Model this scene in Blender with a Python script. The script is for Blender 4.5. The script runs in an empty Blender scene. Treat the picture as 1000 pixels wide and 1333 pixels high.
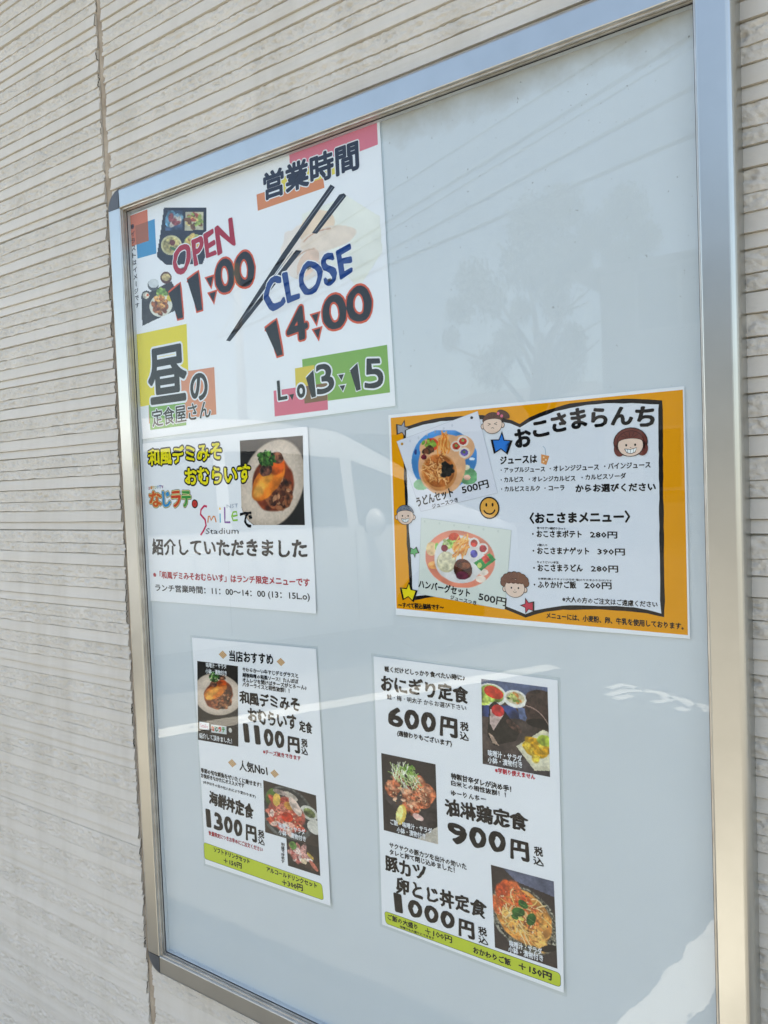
import bpy, bmesh, math, random
import numpy as np
from mathutils import Vector, Matrix
random.seed(7)
RNG = np.random.default_rng(7)
S = bpy.context.scene
COL = S.collection

# ------------------------------------------------------------------ camera
CH = 1.32                                    # camera height above the ground
F, YAW, PITCH, ROLL, DIST = 1013.5, 0.6134, -0.0409, -0.0404, 0.6914
def basis():
    cy, sy, cp, sp, cr, sr = (math.cos(YAW), math.sin(YAW), math.cos(PITCH), math.sin(PITCH), math.cos(ROLL), math.sin(ROLL))
    fw = Vector((-sy*cp, cy*cp, sp)); rt = Vector((cy, sy, 0)); up = rt.cross(fw)
    return cr*rt + sr*up, -sr*rt + cr*up, fw
RT, UP, FW = basis()
CAMP = Vector((0, -DIST, CH))
cd = bpy.data.cameras.new('camera'); cam = bpy.data.objects.new('camera', cd); COL.objects.link(cam)
cam.matrix_world = Matrix.Translation(CAMP) @ Matrix((RT, UP, -FW)).transposed().to_4x4()
cd.sensor_fit = 'VERTICAL'; cd.sensor_height = 36; cd.lens = F/1333*36
cd.clip_start = 0.01; cd.clip_end = 900
S.camera = cam

# ------------------------------------------------------------------ light
SUN_EL, SUN_AZ = math.radians(76), math.radians(22)        # the sun stands behind the building
w = bpy.data.worlds.new('World'); S.world = w; w.use_nodes = True
nt = w.node_tree; bg = nt.nodes['Background']
sky = nt.nodes.new('ShaderNodeTexSky'); sky.sky_type = 'NISHITA'; sky.sun_disc = False
sky.sun_elevation = SUN_EL; sky.sun_rotation = SUN_AZ; sky.air_density = 1.0; sky.dust_density = 1.5; sky.ozone_density = 1.0
nt.links.new(sky.outputs[0], bg.inputs[0]); bg.inputs[1].default_value = 0.12
sd = bpy.data.lights.new('sun', 'SUN'); sun = bpy.data.objects.new('sun', sd); COL.objects.link(sun)
sd.energy = 5.0; sd.angle = math.radians(0.5); sd.color = (1, .965, .91)
to_sun = Vector((math.sin(SUN_AZ)*math.cos(SUN_EL), math.cos(SUN_AZ)*math.cos(SUN_EL), math.sin(SUN_EL)))
sun.rotation_euler = to_sun.to_track_quat('Z', 'Y').to_euler()
S.view_settings.view_transform = 'Standard'; S.view_settings.look = 'None'; S.view_settings.gamma = 1
S.view_settings.use_curve_mapping = False
S.view_settings.exposure = 1.98
S.view_settings.use_white_balance = True; S.view_settings.white_balance_temperature = 7600; S.view_settings.white_balance_tint = 9
S.render.engine = 'CYCLES'; S.cycles.use_denoising = True
S.cycles.max_bounces = 8; S.cycles.transparent_max_bounces = 16; S.cycles.caustics_reflective = False; S.cycles.caustics_refractive = False

# ------------------------------------------------------------------ helpers
def ray(px):
    return FW*F + RT*(px[0]-500) - UP*(px[1]-666.5)
def P(px, y):                                 # point of the photograph on the vertical plane at this y
    v = ray(px); return CAMP + v*((y-CAMP.y)/v.y)
YG = -0.0245                                  # front face of the glass
def mirror_at(px, z=0.0):                     # place whose mirror image shows at px, at height z
    v = ray(px); h = CAMP + v*((YG-CAMP.y)/v.y); d = Vector((v.x, -v.y, v.z))
    return h + d*((z-h.z)/d.z)
def mirror_dist(px, Y):                       # same, on the vertical plane y = Y
    v = ray(px); h = CAMP + v*((YG-CAMP.y)/v.y); d = Vector((v.x, -v.y, v.z))
    return h + d*((Y-h.y)/d.y)

def tag(o, label=None, cat=None, group=None, kind=None):
    for k, v in (('label', label), ('category', cat), ('group', group), ('kind', kind)):
        if v: o[k] = v
    return o
def empty(name, loc=(0, 0, 0), rot=(0, 0, 0)):
    o = bpy.data.objects.new(name, None); COL.objects.link(o); o.location = loc; o.rotation_euler = rot
    o.empty_display_size = .05; return o
def link(name, me, mats, parent=None, smooth=False):
    o = bpy.data.objects.new(name, me); COL.objects.link(o)
    for m in (mats if isinstance(mats, (list, tuple)) else [mats]):
        if len(me.materials) < (len(mats) if isinstance(mats, (list, tuple)) else 1): me.materials.append(m)
    if smooth: me.shade_smooth()
    if parent: o.parent = parent
    return o
def mesh(name, vs, fs, mat, parent=None, smooth=False, mi=None):
    me = bpy.data.meshes.new(name); me.from_pydata([tuple(v) for v in vs], [], [tuple(f) for f in fs]); 
    o = link(name, me, mat, parent, smooth)
    if mi is not None: me.polygons.foreach_set('material_index', mi)
    me.update(); return o
class MB:
    def __init__(s): s.v = []; s.f = []
    def add(s, vs, fs):
        n = len(s.v); s.v += [tuple(v) for v in vs]; s.f += [tuple(i+n for i in f) for f in fs]; return s
    def box(s, a, b):
        x0, y0, z0 = a; x1, y1, z1 = b
        return s.add([(x0,y0,z0),(x1,y0,z0),(x1,y1,z0),(x0,y1,z0),(x0,y0,z1),(x1,y0,z1),(x1,y1,z1),(x0,y1,z1)],
                     [(0,3,2,1),(4,5,6,7),(0,1,5,4),(1,2,6,5),(2,3,7,6),(3,0,4,7)])
    def tube(s, pts, rad, n=8, cap=True):
        pts = [Vector(p) for p in pts]; rad = rad if isinstance(rad, (list, tuple)) else [rad]*len(pts)
        vs = []; fs = []
        for i, p in enumerate(pts):
            t = (pts[min(i+1, len(pts)-1)] - pts[max(i-1, 0)]).normalized()
            a = t.cross(Vector((0, 0, 1)) if abs(t.z) < .9 else Vector((1, 0, 0))).normalized(); b = t.cross(a)
            for k in range(n):
                an = 2*math.pi*k/n; vs.append(p + (a*math.cos(an) + b*math.sin(an))*rad[i])
        for i in range(len(pts)-1):
            for k in range(n): fs.append((i*n+k, i*n+(k+1) % n, (i+1)*n+(k+1) % n, (i+1)*n+k))
        if cap: fs += [tuple(range(n))[::-1], tuple(range((len(pts)-1)*n, len(pts)*n))]
        return s.add(vs, fs)
    def build(s, name, mat, parent=None, smooth=False): return mesh(name, s.v, s.f, mat, parent, smooth)

def vnoise(x, y, seed):                       # smooth value noise for arrays
    g = np.random.default_rng(seed).random((256, 256))
    xi = np.floor(x).astype(int); yi = np.floor(y).astype(int); fx = x-xi; fy = y-yi
    fx = fx*fx*(3-2*fx); fy = fy*fy*(3-2*fy)
    a = g[yi % 256, xi % 256]; b = g[yi % 256, (xi+1) % 256]; c = g[(yi+1) % 256, xi % 256]; d = g[(yi+1) % 256, (xi+1) % 256]
    return (a*(1-fx)+b*fx)*(1-fy) + (c*(1-fx)+d*fx)*fy

def s2l(c): return tuple(((v/255)/12.92 if v/255 <= .04045 else ((v/255+.055)/1.055)**2.4) for v in c)
def principled(name, col, rough=.5, metal=0., spec=.5, coat=0.):
    m = bpy.data.materials.new(name); m.use_nodes = True; b = m.node_tree.nodes['Principled BSDF']
    b.inputs['Base Color'].default_value = (*col, 1); b.inputs['Roughness'].default_value = rough
    b.inputs['Metallic'].default_value = metal; b.inputs['Specular IOR Level'].default_value = spec
    b.inputs['Coat Weight'].default_value = coat
    return m
def noise_mat(name, c1, c2, scale=8, rough=.6, metal=0., bump=0., bscale=60, detail=6, stretch=(1, 1, 1), spec=.5, dist=.001):
    m = principled(name, c1, rough, metal, spec); n = m.node_tree.nodes; l = m.node_tree.links; b = n['Principled BSDF']
    tc = n.new('ShaderNodeTexCoord'); mp = n.new('ShaderNodeMapping'); mp.inputs['Scale'].default_value = stretch
    l.new(tc.outputs['Object'], mp.inputs[0])
    t = n.new('ShaderNodeTexNoise'); t.inputs['Scale'].default_value = scale; t.inputs['Detail'].default_value = detail
    l.new(mp.outputs[0], t.inputs[0])
    r = n.new('ShaderNodeValToRGB'); r.color_ramp.elements[0].position = .3; r.color_ramp.elements[1].position = .7
    r.color_ramp.elements[0].color = (*c1, 1); r.color_ramp.elements[1].color = (*c2, 1)
    l.new(t.outputs[0], r.inputs[0]); l.new(r.outputs[0], b.inputs['Base Color'])
    if bump:
        t2 = n.new('ShaderNodeTexNoise'); t2.inputs['Scale'].default_value = bscale; t2.inputs['Detail'].default_value = 5
        l.new(mp.outputs[0], t2.inputs[0]); bp = n.new('ShaderNodeBump'); bp.inputs['Strength'].default_value = bump
        bp.inputs['Distance'].default_value = dist; l.new(t2.outputs[0], bp.inputs['Height']); l.new(bp.outputs[0], b.inputs['Normal'])
    return m

def glass_mat(name, fres_gain=1.0, rough=0.0, tint=(1, 1, 1), ior=1.5):
    m = bpy.data.materials.new(name); m.use_nodes = True; n = m.node_tree.nodes; l = m.node_tree.links; n.clear()
    out = n.new('ShaderNodeOutputMaterial'); mix = n.new('ShaderNodeMixShader'); tr = n.new('ShaderNodeBsdfTransparent'); gl = n.new('ShaderNodeBsdfGlossy')
    fr = n.new('ShaderNodeFresnel'); fr.inputs[0].default_value = ior; mu = n.new('ShaderNodeMath'); mu.operation = 'MULTIPLY'; mu.inputs[1].default_value = fres_gain; mu.use_clamp = True
    geo = n.new('ShaderNodeNewGeometry')
    gl.inputs['Roughness'].default_value = rough; tr.inputs[0].default_value = (*tint, 1)
    inv = n.new('ShaderNodeMath'); inv.operation = 'SUBTRACT'; inv.inputs[0].default_value = 1; l.new(geo.outputs['Backfacing'], inv.inputs[1])
    m2 = n.new('ShaderNodeMath'); m2.operation = 'MULTIPLY'; l.new(mu.outputs[0], m2.inputs[0]); l.new(inv.outputs[0], m2.inputs[1])
    l.new(fr.outputs[0], mu.inputs[0]); l.new(m2.outputs[0], mix.inputs[0]); l.new(tr.outputs[0], mix.inputs[1]); l.new(gl.outputs[0], mix.inputs[2]); l.new(mix.outputs[0], out.inputs[0])
    return m

# ------------------------------------------------------------------ ground
M_asph = noise_mat('asphalt', (.112, .108, .098), (.150, .145, .132), 3, .9, bump=.6, bscale=220, dist=.004)
M_conc = noise_mat('concrete_apron', (.24, .225, .195), (.30, .285, .25), 5, .85, bump=.3, bscale=120, dist=.002)
g = mesh('ground', [(-400,-400,0),(400,-400,0),(400,60,0),(-400,60,0)], [(0,1,2,3)], M_asph); tag(g, kind='structure')
g = MB().box((-9, -.85, -.05), (6, -.01, .03)).build('pavement', M_conc); tag(g, kind='structure')

# worn white bay lines and painted road strokes
def worn_paint(name):
    m = principled(name, (.78, .78, .75), .7); n = m.node_tree.nodes; l = m.node_tree.links; b = n['Principled BSDF']
    tc = n.new('ShaderNodeTexCoord'); t = n.new('ShaderNodeTexNoise'); t.inputs['Scale'].default_value = 14; t.inputs['Detail'].default_value = 8
    t.inputs['Roughness'].default_value = .65; l.new(tc.outputs['Object'], t.inputs[0])
    r = n.new('ShaderNodeValToRGB'); r.color_ramp.elements[0].position = .635; r.color_ramp.elements[1].position = .655
    r.color_ramp.elements[0].color = (.80, .80, .76, 1); r.color_ramp.elements[1].color = (.2, .19, .18, 1)
    l.new(t.outputs[0], r.inputs[0]); l.new(r.outputs[0], b.inputs['Base Color']); return m
M_line = worn_paint('worn_white_paint')
def strip(a, b, wd, name='bay_line'):
    a = Vector((a.x, a.y, 0)); b = Vector((b.x, b.y, 0)); d = (b-a).normalized(); n = Vector((-d.y, d.x, 0))
    L = (b-a).length; N = int(L/.012); vs = []; fs = []
    for i in range(N+1):
        j1 = (vnoise(np.array([i*.15]), np.array([wd*7+a.x]), 3)[0]-.5)*.018; j2 = (vnoise(np.array([i*.17]), np.array([a.y*3+5]), 4)[0]-.5)*.018
        j1 += random.uniform(-.004, .004); j2 += random.uniform(-.004, .004); p = a + d*(L*i/N)
        vs += [p + n*(wd/2+j1) + Vector((0, 0, .004)), p - n*(wd/2+j2) + Vector((0, 0, .004))]
        if i: fs.append((2*i-2, 2*i-1, 2*i+1, 2*i))
    o = mesh(name, vs, fs, M_line); tag(o, kind='structure'); return o
A1, B1 = mirror_at((170, 962)), mirror_at((722, 868))
strip(A1 + (A1-B1)*.25, B1, .15)
A2, B2 = mirror_at((846, 1340)), mirror_at((934, 1240))
e_ = mirror_at((934, 1196)) - B2; u_ = (B2-A2).normalized(); W2 = 2*(e_ - u_*e_.dot(u_)).length
strip(A2 + (A2-B2)*1.2, B2 + (B2-A2)*2.5, W2)

# ------------------------------------------------------------------ shop wall of moulded siding
M_sid = noise_mat('cream_siding', (.560, .525, .460), (.630, .592, .525), 6, .75, bump=.3, bscale=260, stretch=(.35, 1, 1), dist=.0012)
M_rough = noise_mat('cream_siding_rough', (.560, .525, .460), (.635, .597, .530), 20, .8, bump=.55, bscale=190, detail=8, dist=.0030)
M_joint = principled('dark_joint', (.05, .045, .04), .9)
M_caulk = noise_mat('sealant_tan', (.26, .20, .14), (.46, .385, .295), 40, .8, bump=.5, bscale=180)
STR = [('R', .019), ('R', .0145), ('S', .017), ('R', .019), ('R', .0145), ('S', .017), ('S', .01275)]
ZJ = CH + .3991                                # a horizontal board joint; the next ones every 455 mm
XC = P((169, 666), 0).x                        # the vertical sealant joint
def siding_panel(x0, x1, ztop, zbot, fine, parent, edge=-1):
    ejit = 0.0
    # fine: list of (xa, xb, step) giving the column spacing
    xs = [x0]
    while xs[-1] < x1-1e-6:
        st = .05
        for a, b, s_ in fine:
            if a-1e-6 <= xs[-1] < b-1e-6: st = s_
        nx = xs[-1]+st
        for a, b, s_ in fine:
            if xs[-1] < a-1e-6 < nx: nx = a
        xs.append(min(nx, x1))
    X = np.array(xs); nx = len(X); V = []; Fc = []; base = 0; MI = []
    def grid(Y, Z, mi=0):
        nonlocal base
        r = Y.shape[0]; XX = np.repeat(X[None, :], r, 0); XX[:, edge] += ejit
        V.append(np.stack([XX, Y, Z], -1).reshape(-1, 3))
        i, j = np.meshgrid(np.arange(r-1), np.arange(nx-1), indexing='ij'); a = base + i*nx + j
        Fc.append(np.stack([a, a+nx, a+nx+1, a+1], -1).reshape(-1, 4)); base += r*nx; MI.append(np.full(a.size, mi, np.int32))
    z = ztop; k = 0; first = True
    while z > zbot + .001:
        for si, (kind, h) in enumerate(STR):
            zt, zb = z, z-h; z = zb; k += 1; ejit = random.uniform(-.0020, .0022)*(1.3 if kind == 'R' else .8)
            rows = (12 if h > .016 else 9) if kind == 'R' else 7
            t = np.concatenate([[0, .030, .058, .10], np.linspace(.18, 1, rows-1)])[:, None]
            gx = X[None, :]
            e_top = (vnoise(gx*60, np.full_like(gx, k*3.1+int(zt*100)), 11)-.5)*.0014 if kind == 'R' else (vnoise(gx*14, np.full_like(gx, k*3.1+int(zt*100)), 11)-.5)*.0006
            Z = zt - t*h + e_top*np.sin(t*math.pi*.62)*1.3
            deep = .0026 if si in (2, 5) else (.0020 if si == 6 else .0013)
            prot = .0002 + .0036*np.clip((t-.030)/.028, 0, 1) + .0003*np.clip((t-.058)/.04, 0, 1) + t*deep
            if kind == 'R':
                nz = vnoise(gx*60+k*7, Z*130, 21)*.45 + vnoise(gx*160, Z*260, 22)*.55 + vnoise(gx*400, Z*500, 24)*.45
                nz = 1-np.abs(nz-.70)*2.2
                env = np.sin(np.clip(t*1.12, 0, 1)*math.pi*.80+.25)
                prot = prot + (np.clip(nz, 0, 1)*.0040-.0022)*np.clip(env, 0, 1)
            else:
                prot = prot + (vnoise(gx*4, Z*330, 23)-.5)*.0011 + (vnoise(gx*70, Z*300, 26)-.5)*.0003
            Y = -.003 - prot
            if first: Y[0] = np.maximum(Y[0], -.0035)
            grid(Y, Z, 1 if kind == 'R' else 0)
            # the step back under the strip
            grid(np.stack([Y[-1], np.full(nx, -.0036)]), np.stack([Z[-1], Z[-1]-.0007+0*Y[-1]]))
            first = False
    grid(np.array([[-.0036]*nx, [.012]*nx]), np.array([[zbot+.0009]*nx, [zbot+.0009]*nx]))
    V = np.concatenate(V); Fc = np.concatenate(Fc)
    m = V[:, 2] < zbot+.0009; V[m, 2] = zbot+.0009
    # close the two ends so the moulded edge has thickness
    me = bpy.data.meshes.new('siding_panel'); me.from_pydata(V.tolist(), [], Fc.tolist())
    o = link('siding_panel', me, [M_sid, M_rough], parent, True); me.polygons.foreach_set('material_index', np.concatenate(MI))
    e = MB()
    prof = V[::nx]
    n = len(prof); pv = [tuple(p) for p in prof] + [(p[0], .012, p[2]) for p in prof]
    pv2 = [(X[-1], V[i*nx+nx-1][1], V[i*nx+nx-1][2]) for i in range(n)]; pv2 += [(p[0], .012, p[2]) for p in pv2]
    fl = [(i, i+1, n+i+1, n+i) for i in range(n-1)]
    bm_v = pv+pv2; bm_f = fl + [tuple(j+2*n for j in f[::-1]) for f in fl]
    mesh('panel_edge', bm_v, bm_f, M_sid, o)
    return o
for m_ in (M_sid, M_rough):                    # rain streaks and weathering
    n = m_.node_tree.nodes; l = m_.node_tree.links; b = n['Principled BSDF']; src = b.inputs['Base Color'].links[0].from_socket
    tc = n.new('ShaderNodeTexCoord'); mp = n.new('ShaderNodeMapping'); mp.inputs['Scale'].default_value = (9, 1, .9); l.new(tc.outputs['Object'], mp.inputs[0])
    t = n.new('ShaderNodeTexNoise'); t.inputs['Scale'].default_value = 1.6; t.inputs['Detail'].default_value = 7; t.inputs['Roughness'].default_value = .62; l.new(mp.outputs[0], t.inputs[0])
    r = n.new('ShaderNodeMapRange'); r.inputs['From Min'].default_value = .48; r.inputs['From Max'].default_value = .78; r.inputs['To Max'].default_value = .42; l.new(t.outputs[0], r.inputs[0])
    x = n.new('ShaderNodeMix'); x.data_type = 'RGBA'; l.new(src, x.inputs[6]); x.inputs[7].default_value = (.40, .355, .28, 1); l.new(r.outputs[0], x.inputs[0]); l.new(x.outputs[2], b.inputs['Base Color'])
wall = empty('siding_wall', (0, 0, 0)); tag(wall, 'cream moulded siding wall of the shop behind the notice board', 'wall')
FX0, FX1 = -1.62, -.02
k = 0
for row in range(-4, 4):                       # row 0 starts at ZJ and goes down
    zt = ZJ - row*.455 + .455*0; zb = zt - .455
    if zb < 0.0: zb = None
    if zb is None or zt > CH+1.5: continue
    if zt < CH-1.1 or zb > CH+.82: fl = []; fr = []
    else:
        fl = [(FX0, XC, .0024)]
        fr = [(XC, -.05, .0024)] if row not in (0, 1) else [(-.17, -.05, .0024)]
    siding_panel(-4.5, XC-.0070, zt, zb, fl, wall)
    siding_panel(XC+.0070, 2.5, zt, zb, fr, wall, 0)
caulk = []
zz = np.arange(.35, CH+1.6, .004)
vs = []; fs = []
for i, z_ in enumerate(zz):
    j = (vnoise(np.array([z_*60]), np.array([3.3]), 5)[0]-.5)*.0018
    vs += [(XC-.0088, -.0042, z_), (XC-.003, -.0066+j, z_), (XC+.004, -.0064-j, z_), (XC+.0088, -.0042, z_)]
    if i:
        for q in range(3): a = 4*(i-1)+q; fs.append((a, a+1, a+5, a+4))
mesh('sealant', vs, fs, M_caulk, wall, True)
MB().box((-4.5, .012, -.05), (2.5, .12, 2.60)).build('sheathing', M_joint, wall)
M_base = noise_mat('plinth_concrete', (.3, .29, .27), (.36, .35, .33), 6, .9)
MB().box((-4.5, -.006, -.05), (2.5, .0115, ZJ-4*.455-.002+.455)).build('plinth', M_base, wall)
# eave above the frame of the picture
M_soff = principled('soffit_board', (.62, .60, .55), .7)
M_roof = principled('roof_metal', (.16, .17, .18), .5)
ev = empty('eave', (0, 0, 2.60)); tag(ev, 'shallow eave overhanging the siding wall above the board', 'eave')
MB().box((-5, -.30, 0), (3, 3, .02)).build('soffit', M_soff, ev)
MB().box((-5, -.32, -.01), (3, -.301, .12)).build('fascia', M_roof, ev)
MB().box((-5, -.30, .021), (3, 3, .12)).build('roof', M_roof, ev)

# ------------------------------------------------------------------ notice board
YF, YB = -.034, -.0185                          # face of the frame, face of the backing
YP = YB-.0005                                  # back of the papers
XL = P((139.5, 300), YF).x; XR = P((919.5, 666), YF).x + .0280
ZT = (P((500, 101.5), YF).z + P((300, 185.5), YF).z)/2; ZB = P((260, 1297.2), YF).z
CC = .0280
M_alu = noise_mat('anodised_aluminium', (.465, .470, .445), (.495, .500, .475), 30, .30, metal=1., bump=.05, bscale=900, stretch=(1, 1, 1), dist=.0003)
M_alu2 = noise_mat('dull_aluminium_lip', (.46, .43, .38), (.60, .58, .54), 60, .40, metal=.85, bump=.1, bscale=300, dist=.0003)
M_cap = noise_mat('grey_plastic', (.050, .056, .062), (.075, .082, .09), 40, .42, bump=.1, bscale=300)
M_well = principled('white_inner_wall', (.55, .58, .60), .5)
M_gasket = principled('black_gasket', (.02, .02, .022), .6)
board = empty('notice_board', ((XL+XR)/2, 0, (ZT+ZB)/2)); bc = Vector(board.location)
tag(board, 'large aluminium framed notice board with glass front on the cream siding wall', 'notice board')
def loc(v): return Vector(v)-bc
FACE = [(0, .002), (0, -.0250), (.00025, -.0275), (.0008, -.0292), (.0016, -.0308), (.0027, -.0322), (.0041, -.0333), (.0056, -.0339), (.0066, -.034), (.0268, -.034), (.0276, -.0336), (.0280, -.0328)]
LIP = [(.0280, -.0328), (.0283, -.0306), (.0297, -.0304), (.0299, -.0286), (.0291, -.0284), (.0291, -.0274), (.0306, -.0272), (.0309, -.0248)]
SEAL = [(.0309, -.0252), (.0314, -.0252), (.0314, -.0240)]
WELL = [(.0314, -.0243), (.0314, -.0183)]
def rail(side, prof, name, mat, parent):
    vs = []; fs = []
    for e in (0, 1):
        for u, y in prof:
            o = max(CC, u)
            if side in 'LR':
                x = XL+u if side == 'L' else XR-u; z = (ZB+o) if e == 0 else (ZT-o)
            else:
                z = ZT-u if side == 'T' else ZB+u; x = (XL+o) if e == 0 else (XR-o)
            vs.append(loc((x, y, z)))
    n = len(prof)
    for i in range(n-1): fs.append((i, i+1, n+i+1, n+i))
    return mesh(name, vs, fs, mat, parent, False)
for sd_ in 'LRTB':
    r_ = rail(sd_, FACE, 'frame_rail', M_alu, board)
    rail(sd_, LIP, 'inner_lip', M_alu2, r_)
    rail(sd_, SEAL, 'gasket', M_gasket, r_); rail(sd_, WELL, 'inner_wall', M_well, r_)
for cx, cz, a0 in ((XL+CC, ZT-CC, 90), (XR-CC, ZT-CC, 0), (XL+CC, ZB+CC, 180), (XR-CC, ZB+CC, 270)):
    vs = []; fs = []; N = 14
    rings = [(CC, .002), (CC, -.0278), (CC-.0012, -.0312), (CC-.004, -.0336), (CC-.008, -.0344), (0.0, -.0346)]
    for r0, y in rings:
        for i in range(N+1):
            a = math.radians(a0+90*i/N); vs.append(loc((cx+r0*math.cos(a), y, cz+r0*math.sin(a))))
    for q in range(len(rings)-1):
        for i in range(N): a = q*(N+1)+i; fs.append((a, a+1, a+N+2, a+N+1))
    cp = mesh('corner_cap', vs, fs, M_cap, board, True)
# backing with grime and painted-in frame shade along its upper edge, and fine specks
M_back = principled('white_backing', (.60, .645, .68), .45); n = M_back.node_tree.nodes; l = M_back.node_tree.links; b = n['Principled BSDF']
def N_(t, **k):
    q = n.new(t)
    for a, v in k.items(): setattr(q, a, v)
    return q
tc = N_('ShaderNodeTexCoord'); sp = N_('ShaderNodeSeparateXYZ'); l.new(tc.outputs['Object'], sp.inputs[0])
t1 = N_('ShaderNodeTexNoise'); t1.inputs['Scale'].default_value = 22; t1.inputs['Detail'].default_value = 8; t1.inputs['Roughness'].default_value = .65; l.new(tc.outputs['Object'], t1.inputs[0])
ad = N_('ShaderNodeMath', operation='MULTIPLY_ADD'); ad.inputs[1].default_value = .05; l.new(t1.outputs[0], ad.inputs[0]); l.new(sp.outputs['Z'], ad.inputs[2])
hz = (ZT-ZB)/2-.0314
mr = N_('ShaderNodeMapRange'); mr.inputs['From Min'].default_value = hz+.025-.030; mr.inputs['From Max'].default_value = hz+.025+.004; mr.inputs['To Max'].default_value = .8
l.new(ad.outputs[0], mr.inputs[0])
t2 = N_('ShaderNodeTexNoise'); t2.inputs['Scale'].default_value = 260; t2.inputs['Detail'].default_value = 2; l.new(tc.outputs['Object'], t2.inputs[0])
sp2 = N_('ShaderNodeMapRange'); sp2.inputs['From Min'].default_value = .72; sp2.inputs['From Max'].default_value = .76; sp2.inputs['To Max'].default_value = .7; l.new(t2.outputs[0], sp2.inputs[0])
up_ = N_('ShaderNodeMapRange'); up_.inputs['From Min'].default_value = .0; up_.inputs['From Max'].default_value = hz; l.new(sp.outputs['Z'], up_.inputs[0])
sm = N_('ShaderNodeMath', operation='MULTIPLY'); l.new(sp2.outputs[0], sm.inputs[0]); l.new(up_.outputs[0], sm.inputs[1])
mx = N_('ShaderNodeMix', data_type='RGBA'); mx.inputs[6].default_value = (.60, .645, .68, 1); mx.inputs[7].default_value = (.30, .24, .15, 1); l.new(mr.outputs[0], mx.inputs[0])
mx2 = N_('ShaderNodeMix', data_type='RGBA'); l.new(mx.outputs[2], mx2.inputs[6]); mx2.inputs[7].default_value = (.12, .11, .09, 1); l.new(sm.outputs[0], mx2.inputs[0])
t4 = N_('ShaderNodeTexNoise'); t4.inputs['Scale'].default_value = 7; t4.inputs['Detail'].default_value = 9; t4.inputs['Roughness'].default_value = .7; l.new(tc.outputs['Object'], t4.inputs[0])
m4 = N_('ShaderNodeMapRange'); m4.inputs['From Min'].default_value = .35; m4.inputs['From Max'].default_value = .7; m4.inputs['To Min'].default_value = 0; m4.inputs['To Max'].default_value = .22; l.new(t4.outputs[0], m4.inputs[0])
mx3 = N_('ShaderNodeMix', data_type='RGBA'); l.new(mx2.outputs[2], mx3.inputs[6]); mx3.inputs[7].default_value = (.50, .53, .54, 1); l.new(m4.outputs[0], mx3.inputs[0])
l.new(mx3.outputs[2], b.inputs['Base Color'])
m5 = N_('ShaderNodeMapRange'); m5.inputs['To Min'].default_value = .3; m5.inputs['To Max'].default_value = .6; l.new(t4.outputs[0], m5.inputs[0]); l.new(m5.outputs[0], b.inputs['Roughness'])
g_ = .030
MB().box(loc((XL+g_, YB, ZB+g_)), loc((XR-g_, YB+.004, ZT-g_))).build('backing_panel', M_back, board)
MB().box(loc((XL+.003, YB+.0045, ZB+.003)), loc((XR-.003, .0, ZT-.003))).build('rear_tray', M_cap, board)
M_glass = glass_mat('window_glass', 1.05, 0.0, (.97, .985, .98))
MB().box(loc((XL+.0312, YG, ZB+.0312)), loc((XR-.0312, YG+.002, ZT-.0312))).build('glass_pane', M_glass, board)

# ------------------------------------------------------------------ printed matter
def flatmat(name, c, rough=.55, spec=.35):
    return principled(name, c, rough, 0, spec)
_ink = {}
def ink(rgb):                                  # printing ink, given as 0..255 display colour of the print
    k = tuple(rgb)
    if k not in _ink: _ink[k] = flatmat('print_ink', tuple(max(.004, v*.92) for v in s2l(rgb)), .6, .06)
    return _ink[k]
M_paper = noise_mat('white_paper', (.80, .81, .84), (.83, .84, .87), 12, .5, bump=.12, bscale=16, dist=.0012, detail=2)
M_film = glass_mat('laminate_film', .75, .10, (.99, .99, .99))
M_filmedge = glass_mat('laminate_edge', 1.0, .22, (.93, .95, .95))

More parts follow.
